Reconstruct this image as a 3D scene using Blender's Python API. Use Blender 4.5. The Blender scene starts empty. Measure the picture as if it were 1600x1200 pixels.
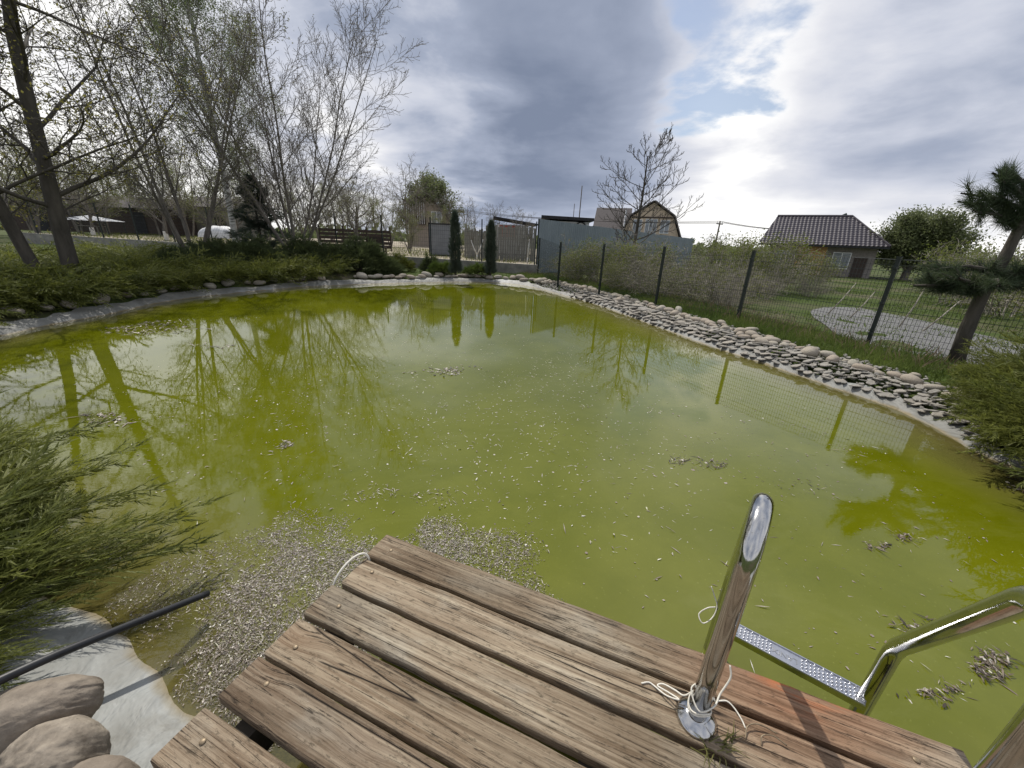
import bpy, math, random
import numpy as np
from mathutils import Vector, Matrix

# ------------------------------------------------------------------ camera
scene = bpy.context.scene
COL = scene.collection
EYE = 1.9                      # eye above the water (z = 0); the deck top is at 0.40
FPX, PITCH, ROLL = 600.0, math.radians(20.6), math.radians(2.35)
_fw = np.array([0, math.cos(PITCH), -math.sin(PITCH)])
_u0 = np.array([0, math.sin(PITCH), math.cos(PITCH)])
_rt = np.array([1.0, 0, 0]) * math.cos(ROLL) + _u0 * math.sin(ROLL)
_up = _u0 * math.cos(ROLL) - np.array([1.0, 0, 0]) * math.sin(ROLL)
def ray(u, v): return _fw + _rt * ((u - 800) / FPX) - _up * ((v - 600) / FPX)
def at_z(u, v, z=0.0):
    d = ray(u, v); t = (z - EYE) / d[2]
    return np.array([d[0] * t, d[1] * t, z])
def at_y(u, v, Y):
    d = ray(u, v); t = Y / d[1]
    return np.array([d[0] * t, Y, EYE + d[2] * t])
cd = bpy.data.cameras.new('camera'); cam = bpy.data.objects.new('camera', cd); COL.objects.link(cam)
cd.sensor_fit = 'HORIZONTAL'; cd.sensor_width = 36.0; cd.lens = FPX / 1600 * 36.0
cd.clip_start = 0.05; cd.clip_end = 3000
mw = Matrix.Identity(4)
for i in range(3):
    mw[i][0] = _rt[i]; mw[i][1] = _up[i]; mw[i][2] = -_fw[i]
mw.translation = (0, 0, EYE); cam.matrix_world = mw
scene.camera = cam

# ------------------------------------------------------------------ light and exposure
SUN_EL, SUN_HEAD = math.radians(52), math.radians(-24)
sun_dir = Vector((math.sin(SUN_HEAD) * math.cos(SUN_EL), math.cos(SUN_HEAD) * math.cos(SUN_EL), math.sin(SUN_EL)))
sl = bpy.data.lights.new('sun', 'SUN'); sl.energy = 3.6; sl.angle = math.radians(0.6); sl.color = (1.0, 0.95, 0.87)
so = bpy.data.objects.new('sun', sl); COL.objects.link(so)
so.rotation_euler = sun_dir.to_track_quat('Z', 'Y').to_euler(); so.location = (-20, 40, 60)

world = bpy.data.worlds.new('World'); scene.world = world; world.use_nodes = True
def build_world():
    nt = world.node_tree; nt.nodes.clear()
    def N(t, ins=None, **p):
        n = nt.nodes.new(t)
        for k, v in p.items(): setattr(n, k, v)
        for k, v in (ins or {}).items():
            if isinstance(v, bpy.types.NodeSocket): nt.links.new(v, n.inputs[k])
            else: n.inputs[k].default_value = v
        return n
    def math_(op, a, b=0.0, c=False): return N('ShaderNodeMath', {0: a, 1: b}, operation=op, use_clamp=c).outputs[0]
    sky = N('ShaderNodeTexSky', sky_type='NISHITA', sun_disc=False, sun_elevation=SUN_EL, sun_rotation=SUN_HEAD % (2 * math.pi), altitude=150.0, air_density=1.0, dust_density=2.0)
    tc = N('ShaderNodeTexCoord'); d = tc.outputs['Generated']
    sep = N('ShaderNodeSeparateXYZ', {0: d})
    zc = math_('ADD', math_('MAXIMUM', sep.outputs['Z'], 0.0), 0.16)
    P = N('ShaderNodeVectorMath', {0: d, 3: math_('DIVIDE', 1.0, zc)}, operation='SCALE').outputs[0]
    big = N('ShaderNodeTexNoise', {'Vector': P, 'Scale': 0.55, 'Detail': 5.0, 'Roughness': 0.5, 'Distortion': 0.25}).outputs['Fac']
    fine = N('ShaderNodeTexNoise', {'Vector': P, 'Scale': 1.7, 'Detail': 7.0, 'Roughness': 0.55, 'Distortion': 0.2}).outputs['Fac']
    soft = N('ShaderNodeTexNoise', {'Vector': d, 'Scale': 2.6, 'Detail': 5.0, 'Roughness': 0.5, 'Distortion': 0.2}).outputs['Fac']
    def lobe(u, v, lo, hi):
        r = ray(u, v); r = r / np.linalg.norm(r)
        dp = N('ShaderNodeVectorMath', {0: d, 1: tuple(float(x) for x in r)}, operation='DOT_PRODUCT').outputs['Value']
        dp = math_('ADD', dp, math_('MULTIPLY', math_('SUBTRACT', fine, 0.5), 0.055))
        return N('ShaderNodeMapRange', {'Value': dp, 'From Min': lo, 'From Max': hi}, interpolation_type='SMOOTHSTEP').outputs[0]
    sd = N('ShaderNodeVectorMath', {0: d, 1: tuple(sun_dir)}, operation='DOT_PRODUCT').outputs['Value']
    glow = N('ShaderNodeMapRange', {'Value': sd, 'From Min': 0.45, 'From Max': 1.0}, interpolation_type='SMOOTHSTEP').outputs[0]
    hor = N('ShaderNodeMapRange', {'Value': sep.outputs['Z'], 'From Min': 0.20, 'From Max': 0.02}, interpolation_type='SMOOTHSTEP').outputs[0]
    s = math_('MULTIPLY', big, 0.70)
    s = math_('ADD', s, math_('MULTIPLY', fine, 0.75))
    s = math_('ADD', s, math_('MULTIPLY', soft, 0.55))
    s = math_('SUBTRACT', s, 0.41)
    s = math_('SUBTRACT', s, math_('MULTIPLY', lobe(690, 40, 0.80, 0.985), 0.46))
    s = math_('SUBTRACT', s, math_('MULTIPLY', lobe(930, 150, 0.94, 1.0), 0.10))
    s = math_('SUBTRACT', s, math_('MULTIPLY', lobe(1600, 0, 0.93, 1.0), 0.30))
    s = math_('ADD', s, math_('MULTIPLY', lobe(200, 210, 0.88, 0.99), 0.36))
    s = math_('ADD', s, math_('MULTIPLY', lobe(640, 215, 0.965, 1.0), 0.26))
    s = math_('ADD', s, math_('MULTIPLY', lobe(1360, 180, 0.86, 0.99), 0.21))
    s = math_('ADD', s, math_('MULTIPLY', lobe(1200, 100, 0.98, 0.999), 0.12))
    s = math_('ADD', s, math_('MULTIPLY', glow, 0.16))
    s = math_('ADD', s, math_('MULTIPLY', hor, 0.19))
    ramp = N('ShaderNodeValToRGB', {0: s}); cr = ramp.color_ramp
    stops = [(0.12, (0.20, 0.24, 0.335)), (0.42, (0.355, 0.40, 0.51)), (0.60, (0.57, 0.60, 0.69)), (0.78, (0.74, 0.75, 0.80)), (1.0, (1.05, 1.04, 1.02))]
    cr.elements[0].position, cr.elements[0].color = stops[0][0], (*stops[0][1], 1)
    cr.elements[1].position, cr.elements[1].color = stops[-1][0], (*stops[-1][1], 1)
    for p, c in stops[1:-1]:
        e = cr.elements.new(p); e.color = (*c, 1)
    hole = math_('ADD', math_('MULTIPLY', fine, 0.9), math_('MULTIPLY', lobe(1150, 20, 0.980, 1.0), 0.46))
    hole = N('ShaderNodeMapRange', {'Value': hole, 'From Min': 0.68, 'From Max': 0.95}, interpolation_type='SMOOTHSTEP').outputs[0]
    b1 = N('ShaderNodeBackground', {'Color': ramp.outputs[0], 'Strength': 1.08})
    b2 = N('ShaderNodeBackground', {'Color': sky.outputs[0], 'Strength': 0.12})
    mx = N('ShaderNodeMixShader', {0: math_('MULTIPLY', hole, 0.85), 1: b1.outputs[0], 2: b2.outputs[0]})
    out = N('ShaderNodeOutputWorld'); nt.links.new(mx.outputs[0], out.inputs[0])
build_world()
vs = scene.view_settings
vs.view_transform = 'Standard'; vs.look = 'None'; vs.gamma = 1.0; vs.use_curve_mapping = False; vs.exposure = 0.0
scene.render.engine = 'CYCLES'
scene.cycles.max_bounces = 7; scene.cycles.diffuse_bounces = 3; scene.cycles.transparent_max_bounces = 10
scene.cycles.caustics_reflective = False; scene.cycles.caustics_refractive = False
scene.cycles.use_denoising = True

# ------------------------------------------------------------------ helpers
RNG = np.random.default_rng(7)
class B:
    """collects triangles; build() links them as one mesh object"""
    def __init__(s): s.V = []; s.F = []; s.A = []; s.n = 0
    def add(s, V, F, a=None):
        V = np.asarray(V, float).reshape(-1, 3); F = np.asarray(F, int)
        if F.ndim == 2 and F.shape[1] == 4: F = np.concatenate([F[:, [0, 1, 2]], F[:, [0, 2, 3]]])
        s.V.append(V); s.F.append(F + s.n); s.n += len(V)
        s.A.append(np.zeros(len(V)) if a is None else np.broadcast_to(np.asarray(a, float), (len(V),)))
        return s
    def box(s, c, size, R=None, a=None):
        x, y, z = np.array(size) / 2.0
        V = np.array([[-x, -y, -z], [x, -y, -z], [x, y, -z], [-x, y, -z], [-x, -y, z], [x, -y, z], [x, y, z], [-x, y, z]])
        if R is not None: V = V @ np.array(R).T
        return s.add(V + np.array(c), [[0, 3, 2, 1], [4, 5, 6, 7], [0, 1, 5, 4], [1, 2, 6, 5], [2, 3, 7, 6], [3, 0, 4, 7]], a)
    def tube(s, pts, rad, n=6, cap=True, a=None):
        P = np.asarray(pts, float); m = len(P); r = np.broadcast_to(np.asarray(rad, float), (m,))
        T = np.empty_like(P); T[1:-1] = P[2:] - P[:-2]; T[0] = P[1] - P[0]; T[-1] = P[-1] - P[-2]
        T /= np.linalg.norm(T, axis=1)[:, None] + 1e-12
        ref = np.array([0, 0, 1.0]) if abs(T[0][2]) < 0.9 else np.array([1.0, 0, 0])
        X = np.empty_like(P); x = ref - T[0] * (ref @ T[0]); x /= np.linalg.norm(x)
        for i in range(m):
            x = x - T[i] * (x @ T[i]); x /= np.linalg.norm(x) + 1e-12; X[i] = x
        Y = np.cross(T, X); an = np.arange(n) * 2 * math.pi / n
        V = (P[:, None] + r[:, None, None] * (np.cos(an)[None, :, None] * X[:, None] + np.sin(an)[None, :, None] * Y[:, None])).reshape(-1, 3)
        i = np.arange(m - 1)[:, None] * n; j = np.arange(n)[None]; k = (j + 1) % n
        Q = np.stack([i + j, i + k, i + n + k, i + n + j], -1).reshape(-1, 4)
        F = np.concatenate([Q[:, [0, 1, 2]], Q[:, [0, 2, 3]]])
        if cap:
            c0 = np.array([[0, q + 1, q] for q in range(1, n - 1)]); o = (m - 1) * n
            c1 = np.array([[o, o + q, o + q + 1] for q in range(1, n - 1)])
            F = np.concatenate([F, c0, c1])
        return s.add(V, F, a)
    def prism(s, poly, z0, z1, a=None):
        P = np.asarray(poly, float); n = len(P)
        V = np.concatenate([np.c_[P, np.full(n, z0)], np.c_[P, np.full(n, z1)]])
        F = [[0, i + 1, i] for i in range(1, n - 1)] + [[n, n + i, n + i + 1] for i in range(1, n - 1)]
        for i in range(n):
            j = (i + 1) % n; F += [[i, j, n + j], [i, n + j, n + i]]
        return s.add(V, F, a)
    def inst(s, V, F, pos, R, scale, a=None):
        """bake copies: pos (k,3), R (k,3,3), scale (k,) or (k,3)"""
        k = len(pos); V = np.asarray(V, float); F = np.asarray(F, int); sc = np.asarray(scale, float)
        sc = sc[:, None, None] if sc.ndim == 1 else sc[:, None, :]
        W = np.einsum('kij,kvj->kvi', R, V[None] * sc) + pos[:, None]
        FF = (F[None] + (np.arange(k) * len(V))[:, None, None]).reshape(-1, 3)
        aa = None if a is None else np.repeat(a, len(V)) if np.ndim(a) == 1 and len(a) == k else a
        return s.add(W.reshape(-1, 3), FF, aa)
    def merge(s, o):
        for V, F, A in zip(o.V, o.F, o.A): s.V.append(V); s.A.append(A)
        k = s.n
        for F in o.F: s.F.append(F + k)
        s.n += o.n; return s
    def mesh(s, name, mat, smooth=False, attr=None):
        V = np.concatenate(s.V); F = np.concatenate(s.F); me = bpy.data.meshes.new(name)
        me.vertices.add(len(V)); me.vertices.foreach_set('co', V.astype(np.float32).ravel())
        me.loops.add(len(F) * 3); me.loops.foreach_set('vertex_index', F.astype(np.int32).ravel())
        me.polygons.add(len(F)); me.polygons.foreach_set('loop_start', (np.arange(len(F)) * 3).astype(np.int32))
        me.polygons.foreach_set('use_smooth', np.full(len(F), smooth))
        if attr:
            at = me.attributes.new(attr, 'FLOAT', 'POINT'); at.data.foreach_set('value', np.concatenate(s.A).astype(np.float32))
        me.update(calc_edges=True); me.validate()
        if mat: me.materials.append(mat)
        return me
    def build(s, name, mat, parent=None, smooth=False, attr=None, loc=None):
        return link(name, s.mesh(name, mat, smooth, attr), parent, loc)
def link(name, data, parent=None, loc=None):
    o = bpy.data.objects.new(name, data); COL.objects.link(o); o.parent = parent
    if loc is not None: o.location = [float(x) for x in loc]
    return o
def tag(o, label=None, cat=None, group=None, kind=None):
    if label: o['label'] = label
    if cat: o['category'] = cat
    if group: o['group'] = group
    if kind: o['kind'] = kind
    return o
def thing(name, label, cat, loc=(0, 0, 0), rz=0.0, group=None):
    o = link(name, None, None, loc); o.rotation_euler = (0, 0, rz); o.empty_display_size = 0.2
    return tag(o, label, cat, group)
def copy_tree(root, loc, rz, label, scale=1.0, group=None):
    r = root.copy(); COL.objects.link(r); r.location = [float(x) for x in loc]; r.rotation_euler = (0, 0, rz); r.scale = (scale,) * 3 if np.isscalar(scale) else scale
    r['label'] = label
    if group: r['group'] = group
    for ch in list(root.children):
        c = ch.copy(); COL.objects.link(c); c.parent = r
        for g in ch.children:
            q = g.copy(); COL.objects.link(q); q.parent = c
    return r
def rotz(a): c, s = math.cos(a), math.sin(a); return np.array([[c, -s, 0], [s, c, 0], [0, 0, 1.0]])
def rand_rot(k, rng=RNG):
    q = rng.normal(size=(k, 4)); q /= np.linalg.norm(q, axis=1)[:, None]; w, x, y, z = q.T
    return np.stack([np.stack([1 - 2 * (y * y + z * z), 2 * (x * y - z * w), 2 * (x * z + y * w)], -1),
                     np.stack([2 * (x * y + z * w), 1 - 2 * (x * x + z * z), 2 * (y * z - x * w)], -1),
                     np.stack([2 * (x * z - y * w), 2 * (y * z + x * w), 1 - 2 * (x * x + y * y)], -1)], 1)
def spin_rot(k, tilt, rng=RNG):
    """random spin about z, then a small random tilt"""
    a = rng.uniform(0, 2 * math.pi, k); t = rng.normal(0, tilt, k); b = rng.uniform(0, 2 * math.pi, k)
    ca, sa = np.cos(a), np.sin(a); Rz = np.zeros((k, 3, 3)); Rz[:, 0, 0] = ca; Rz[:, 0, 1] = -sa; Rz[:, 1, 0] = sa; Rz[:, 1, 1] = ca; Rz[:, 2, 2] = 1
    ax = np.stack([np.cos(b), np.sin(b), np.zeros(k)], -1); K = np.zeros((k, 3, 3))
    K[:, 0, 2] = ax[:, 1]; K[:, 1, 2] = -ax[:, 0]; K[:, 2, 0] = -ax[:, 1]; K[:, 2, 1] = ax[:, 0]
    Rt = np.eye(3)[None] + np.sin(t)[:, None, None] * K + (1 - np.cos(t))[:, None, None] * (K @ K)
    return Rt @ Rz
def fbm2(x, y, seed=0, oct=4):
    """cheap smooth value noise"""
    r = np.random.default_rng(seed); g = r.uniform(-1, 1, (64, 64)); out = 0; amp = 1.0
    for o in range(oct):
        X = x * 2 ** o + 17.3 * o; Y = y * 2 ** o + 5.1 * o
        i = np.floor(X).astype(int); j = np.floor(Y).astype(int); fx = X - i; fy = Y - j
        fx = fx * fx * (3 - 2 * fx); fy = fy * fy * (3 - 2 * fy); i0, i1, j0, j1 = i % 64, (i + 1) % 64, j % 64, (j + 1) % 64
        out = out + amp * ((g[i0, j0] * (1 - fx) + g[i1, j0] * fx) * (1 - fy) + (g[i0, j1] * (1 - fx) + g[i1, j1] * fx) * fy); amp *= 0.5
    return out

# ------------------------------------------------------------------ materials
class M:
    def __init__(s, name):
        s.m = bpy.data.materials.new(name); s.m.use_nodes = True; s.nt = s.m.node_tree; s.nt.nodes.clear()
        s.out = s.nt.nodes.new('ShaderNodeOutputMaterial'); s.tc = s.nt.nodes.new('ShaderNodeTexCoord')
    def n(s, t, ins=None, **p):
        q = s.nt.nodes.new(t)
        for k, v in p.items(): setattr(q, k, v)
        for k, v in (ins or {}).items():
            if isinstance(v, bpy.types.NodeSocket): s.nt.links.new(v, q.inputs[k])
            else: q.inputs[k].default_value = v
        return q
    def obj(s, scale=(1, 1, 1), loc=(0, 0, 0), world=False):
        src = s.n('ShaderNodeNewGeometry').outputs['Position'] if world else s.tc.outputs['Object']
        return s.n('ShaderNodeMapping', {'Vector': src, 'Scale': scale, 'Location': loc}).outputs[0]
    def noise(s, v, sc, det=4.0, ro=0.55, dist=0.0): return s.n('ShaderNodeTexNoise', {'Vector': v, 'Scale': sc, 'Detail': det, 'Roughness': ro, 'Distortion': dist}).outputs['Fac']
    def ramp(s, f, stops, interp='LINEAR'):
        r = s.n('ShaderNodeValToRGB', {0: f}); c = r.color_ramp; c.interpolation = interp
        st = [(p, (q, q, q) if np.isscalar(q) else q) for p, q in stops]
        c.elements[0].position, c.elements[0].color = st[0][0], (*st[0][1], 1)
        c.elements[1].position, c.elements[1].color = st[-1][0], (*st[-1][1], 1)
        for p, q in st[1:-1]:
            e = c.elements.new(p); e.color = (*q, 1)
        return r.outputs[0]
    def mix(s, f, a, b, mode='MIX'):
        q = s.n('ShaderNodeMix', data_type='RGBA', blend_type=mode)
        for k, v in ((0, f), (6, a), (7, b)):
            if isinstance(v, bpy.types.NodeSocket): s.nt.links.new(v, q.inputs[k])
            else: q.inputs[k].default_value = (*v, 1) if not np.isscalar(v) else v
        return q.outputs[2]
    def math(s, op, a, b=0.0, clamp=False): return s.n('ShaderNodeMath', {0: a, 1: b}, operation=op, use_clamp=clamp).outputs[0]
    def attr(s, name): return s.n('ShaderNodeAttribute', attribute_name=name).outputs['Fac']
    def bump(s, h, st=0.5, dist=0.01): return s.n('ShaderNodeBump', {'Height': h, 'Strength': st, 'Distance': dist}).outputs[0]
    def bsdf(s, col, rough=0.8, normal=None, metal=0.0, spec=0.5, **kw):
        ins = {'Base Color': col if isinstance(col, bpy.types.NodeSocket) else (*col, 1), 'Roughness': rough, 'Metallic': metal, 'Specular IOR Level': spec}
        ins.update(kw); q = s.n('ShaderNodeBsdfPrincipled', ins)
        if normal is not None: s.nt.links.new(normal, q.inputs['Normal'])
        return q.outputs[0]
    def done(s, sh): s.nt.links.new(sh, s.out.inputs[0]); return s.m

def plain(name, c1, c2, scale=6.0, rough=0.8, bump=0.3, bdist=0.01, metal=0.0, spec=0.4, world=False, stretch=(1, 1, 1)):
    m = M(name); v = m.obj(stretch, world=world); f = m.noise(v, scale, 6, 0.6)
    return m.done(m.bsdf(m.ramp(f, [(0.3, c1), (0.7, c2)]), rough, m.bump(m.noise(v, scale * 3, 5, 0.6), bump, bdist), metal, spec))
def leafy(name, old, young, trans=0.35, scale=1.3, use_attr=None, rough=0.55):
    m = M(name); f = m.noise(m.obj(world=False), scale, 3, 0.6)
    c = m.mix(m.ramp(f, [(0.35, 0.0), (0.68, 1.0)]), old, young)
    if use_attr: c = m.mix(m.attr(use_attr), c, tuple(min(1, 1.5 * x) for x in young))
    d = m.bsdf(c, rough, spec=0.35); t = m.n('ShaderNodeBsdfTranslucent', {'Color': c}).outputs[0]
    return m.done(m.n('ShaderNodeMixShader', {0: trans, 1: d, 2: t}).outputs[0])

def mat_wood():
    m = M('weathered_deck_wood')
    rnd = m.n('ShaderNodeObjectInfo').outputs['Random']
    sh = m.n('ShaderNodeCombineXYZ', {0: m.math('MULTIPLY', rnd, 37.0), 1: m.math('MULTIPLY', rnd, 11.0), 2: m.math('MULTIPLY', rnd, 5.0)}).outputs[0]
    p = m.n('ShaderNodeVectorMath', {0: m.tc.outputs['Object'], 1: sh}, operation='ADD').outputs[0]
    def mp(sc): return m.n('ShaderNodeMapping', {'Vector': p, 'Scale': sc}).outputs[0]
    vor = m.n('ShaderNodeTexVoronoi', {'Vector': mp((1.7, 4.6, 0.0)), 'Scale': 1.0, 'Randomness': 0.9}).outputs['Distance']
    knot = m.ramp(vor, [(0.03, 1.0), (0.34, 0.0)], 'EASE')
    core = m.ramp(vor, [(0.05, 1.0), (0.12, 0.0)])
    warp = m.math('MULTIPLY', knot, 0.035)
    off = m.n('ShaderNodeCombineXYZ', {0: 0.0, 1: warp, 2: 0.0}).outputs[0]
    pw = m.n('ShaderNodeVectorMath', {0: p, 1: off}, operation='ADD').outputs[0]
    def mw_(sc): return m.n('ShaderNodeMapping', {'Vector': pw, 'Scale': sc}).outputs[0]
    grain = m.noise(mw_((1.3, 52, 52)), 1.0, 9, 0.72, 0.25)
    fibre = m.noise(mw_((5.0, 190, 190)), 1.0, 4, 0.7)
    patch = m.noise(mp((1.6, 4.0, 4.0)), 1.0, 5, 0.6, 0.4)
    fleck = m.noise(mp((24, 75, 75)), 1.0, 6, 0.78)
    c = m.ramp(grain, [(0.30, (0.075, 0.055, 0.038)), (0.42, (0.20, 0.155, 0.108)), (0.52, (0.33, 0.27, 0.20)), (0.66, (0.48, 0.41, 0.305)), (0.8, (0.62, 0.54, 0.42))])
    c = m.mix(m.ramp(patch, [(0.36, 0.0), (0.7, 0.75)]), c, m.mix(0.5, c, (0.20, 0.115, 0.06)))
    c = m.mix(m.ramp(patch, [(0.30, 0.7), (0.46, 0.0)]), c, m.mix(0.55, c, (0.40, 0.385, 0.34)))
    c = m.mix(m.ramp(fleck, [(0.54, 0.0), (0.66, 0.85)]), c, (0.085, 0.068, 0.046))
    c = m.mix(m.ramp(fleck, [(0.27, 0.5), (0.38, 0.0)]), c, (0.55, 0.50, 0.42))
    c = m.mix(m.math('MULTIPLY', knot, 0.45), c, (0.19, 0.105, 0.055))
    c = m.mix(m.math('MULTIPLY', core, 0.75), c, (0.085, 0.04, 0.022))
    c = m.mix(m.ramp(m.noise(mp((0.9, 2.2, 2.2)), 1.0, 4, 0.6, 0.3), [(0.42, 0.0), (0.66, 0.8)]), c, m.mix(1.0, c, (0.50, 0.46, 0.42), 'MULTIPLY'))
    c = m.mix(1.0, c, m.ramp(rnd, [(0.0, (0.78, 0.76, 0.73)), (0.5, (1.0, 0.98, 0.93)), (1.0, (1.05, 1.06, 1.02))]), 'MULTIPLY')
    # long drying cracks
    ck = m.noise(mw_((0.22, 6.5, 6.5)), 1.0, 2, 0.4, 0.0)
    ckd = m.math('ABSOLUTE', m.math('SUBTRACT', ck, 0.5)); gate = m.noise(mp((0.9, 3.5, 3.5)), 1.0, 2)
    crack = m.math('MULTIPLY', m.ramp(ckd, [(0.0, 1.0), (0.0055, 0.0)]), m.ramp(gate, [(0.49, 0.0), (0.53, 1.0)]))
    ck2 = m.math('ABSOLUTE', m.math('SUBTRACT', m.noise(mw_((0.8, 38, 38)), 1.0, 2), 0.5))
    crack2 = m.math('MULTIPLY', m.ramp(ck2, [(0.0, 0.6), (0.012, 0.0)]), m.ramp(fleck, [(0.42, 0.0), (0.55, 1.0)]))
    call = m.math('MAXIMUM', crack, crack2)
    c = m.mix(call, c, (0.022, 0.016, 0.012))
    # red wood where the paint rubbed off near the ladder
    red = m.n('ShaderNodeVectorMath', {0: m.n('ShaderNodeNewGeometry').outputs['Position'], 1: (1.12, 0.98, 0.4)}, operation='SUBTRACT').outputs[0]
    red = m.n('ShaderNodeVectorMath', {0: m.n('ShaderNodeVectorMath', {0: red, 1: (1.0, 1.3, 1.0)}, operation='MULTIPLY').outputs[0]}, operation='LENGTH').outputs['Value']
    rf = m.math('MULTIPLY', m.ramp(red, [(0.10, 1.0), (0.62, 0.0)], 'EASE'), 0.55)
    c = m.mix(rf, c, m.mix(1.0, c, (0.80, 0.40, 0.26), 'MULTIPLY'))
    stain = m.math('MULTIPLY', m.ramp(red, [(0.02, 1.0), (0.24, 0.0)], 'EASE'), m.ramp(m.noise(mp((5, 34, 34)), 1.0, 5, 0.6), [(0.5, 0.0), (0.64, 0.85)]))
    c = m.mix(stain, c, (0.50, 0.15, 0.05))
    h = m.math('SUBTRACT', m.math('ADD', m.math('MULTIPLY', grain, 0.7), m.math('MULTIPLY', fibre, 0.45)), m.math('MULTIPLY', call, 1.4))
    return m.done(m.bsdf(c, 0.85, m.bump(h, 0.9, 0.008), spec=0.25))

def mat_water():
    m = M('algae_green_pond_water')
    g = m.obj(world=True)
    cl = m.noise(g, 0.35, 5, 0.6, 0.5); cl2 = m.noise(g, 1.6, 6, 0.65, 0.6); speck = m.noise(g, 42, 3, 0.6)
    c = m.ramp(cl, [(0.3, (0.092, 0.106, 0.0015)), (0.7, (0.126, 0.136, 0.003))])
    c = m.mix(m.ramp(cl2, [(0.40, 0.0), (0.72, 0.7)]), c, (0.145, 0.155, 0.010))
    film = m.noise(m.obj((1.0, 2.2, 1.0), world=True), 0.9, 8, 0.72, 0.9); c = m.mix(m.ramp(film, [(0.53, 0.0), (0.72, 0.22)]), c, (0.21, 0.215, 0.06))
    mud = m.noise(g, 0.16, 4, 0.6); c = m.mix(m.ramp(mud, [(0.45, 0.0), (0.66, 0.5)]), c, (0.070, 0.082, 0.002))
    c = m.mix(m.ramp(speck, [(0.64, 0.0), (0.74, 0.30)]), c, (0.30, 0.31, 0.07))
    dep = m.attr('depth')
    dn = m.math('ADD', dep, m.math('MULTIPLY', m.math('SUBTRACT', cl2, 0.5), 0.10))
    silt = m.ramp(dn, [(0.04, 1.0), (0.55, 0.0)])
    c = m.mix(m.math('MULTIPLY', silt, 0.65), c, (0.18, 0.155, 0.07))
    r1 = m.noise(m.obj((1.0, 2.0, 1.0), world=True), 7.0, 3, 0.5); r2 = m.noise(m.obj((1.0, 2.6, 1.0), world=True), 26.0, 2, 0.5)
    h = m.math('ADD', m.math('MULTIPLY', r1, 1.0), m.math('MULTIPLY', r2, 0.22))
    calm = m.ramp(m.noise(g, 0.28, 3, 0.5), [(0.42, 0.25), (0.62, 1.0)]); h = m.math('MULTIPLY', h, calm)
    nb = m.bump(h, 0.010, 0.05)
    body = m.n('ShaderNodeBsdfDiffuse', {'Color': c}).outputs[0]
    clear = m.n('ShaderNodeBsdfTransparent', {'Color': (0.80, 0.80, 0.52, 1)}).outputs[0]
    op = m.ramp(dn, [(0.0, 0.10), (0.16, 0.75), (0.34, 1.0)])
    under = m.n('ShaderNodeMixShader', {0: op, 1: clear, 2: body}).outputs[0]
    gl = m.n('ShaderNodeBsdfGlossy', {'Color': (1, 1, 1, 1), 'Roughness': 0.004, 'Normal': nb}).outputs[0]
    fr = m.n('ShaderNodeFresnel', {'IOR': 1.56, 'Normal': nb}).outputs[0]
    return m.done(m.n('ShaderNodeMixShader', {0: fr, 1: under, 2: gl}).outputs[0])

def mat_liner():
    m = M('pale_pond_liner')
    g = m.obj(world=True); z = m.n('ShaderNodeSeparateXYZ', {0: g}).outputs['Z']
    f = m.noise(g, 5, 6, 0.6); w = m.noise(m.obj((3, 3, 3), world=True), 1.2, 4, 0.6, 0.8)
    c = m.ramp(f, [(0.3, (0.42, 0.44, 0.43)), (0.7, (0.53, 0.555, 0.545))])
    c = m.mix(m.ramp(w, [(0.46, 0.0), (0.72, 0.7)]), c, (0.24, 0.225, 0.19))
    lw = m.math('ADD', m.noise(g, 0.45, 5, 0.65, 0.3), m.ramp(m.math('MULTIPLY', m.n('ShaderNodeSeparateXYZ', {0: g}).outputs['Y'], 0.1), [(0.12, 0.0), (0.5, 0.22)])); c = m.mix(m.ramp(lw, [(0.46, 0.0), (0.66, 0.8)]), c, (0.125, 0.12, 0.10))  # dirt patches; the tree shade farther off is painted in as extra darkening
    e = m.math('ADD', z, m.math('MULTIPLY', m.math('SUBTRACT', f, 0.5), 0.05))
    c = m.mix(m.ramp(m.math('ADD', m.math('MULTIPLY', e, 2.0), 0.5), [(0.50, 0.85), (0.545, 0.0)]), c, (0.20, 0.15, 0.06))
    return m.done(m.bsdf(c, 0.55, m.bump(m.math('ADD', w, m.math('MULTIPLY', m.noise(m.obj((9, 3, 9), world=True), 1.0, 3, 0.5, 1.2), 0.8)), 0.6, 0.035), spec=0.4))

def mat_ground():
    m = M('grass_and_soil_ground')
    g = m.obj(world=True)
    a = m.noise(g, 0.22, 6, 0.6, 0.4); b = m.noise(g, 3.2, 6, 0.65); d = m.noise(g, 24, 5, 0.7)
    grass = m.ramp(d, [(0.3, (0.028, 0.045, 0.011)), (0.7, (0.088, 0.125, 0.028))])
    soil = m.ramp(d, [(0.3, (0.07, 0.055, 0.038)), (0.7, (0.19, 0.16, 0.115))])
    f = m.math('ADD', m.math('MULTIPLY', a, 0.6), m.math('MULTIPLY', b, 0.4))
    c = m.mix(m.ramp(f, [(0.47, 0.0), (0.62, 0.85)]), grass, soil)
    return m.done(m.bsdf(c, 0.95, m.bump(m.math('ADD', b, m.math('MULTIPLY', d, 0.5)), 0.8, 0.06), spec=0.15))

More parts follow.
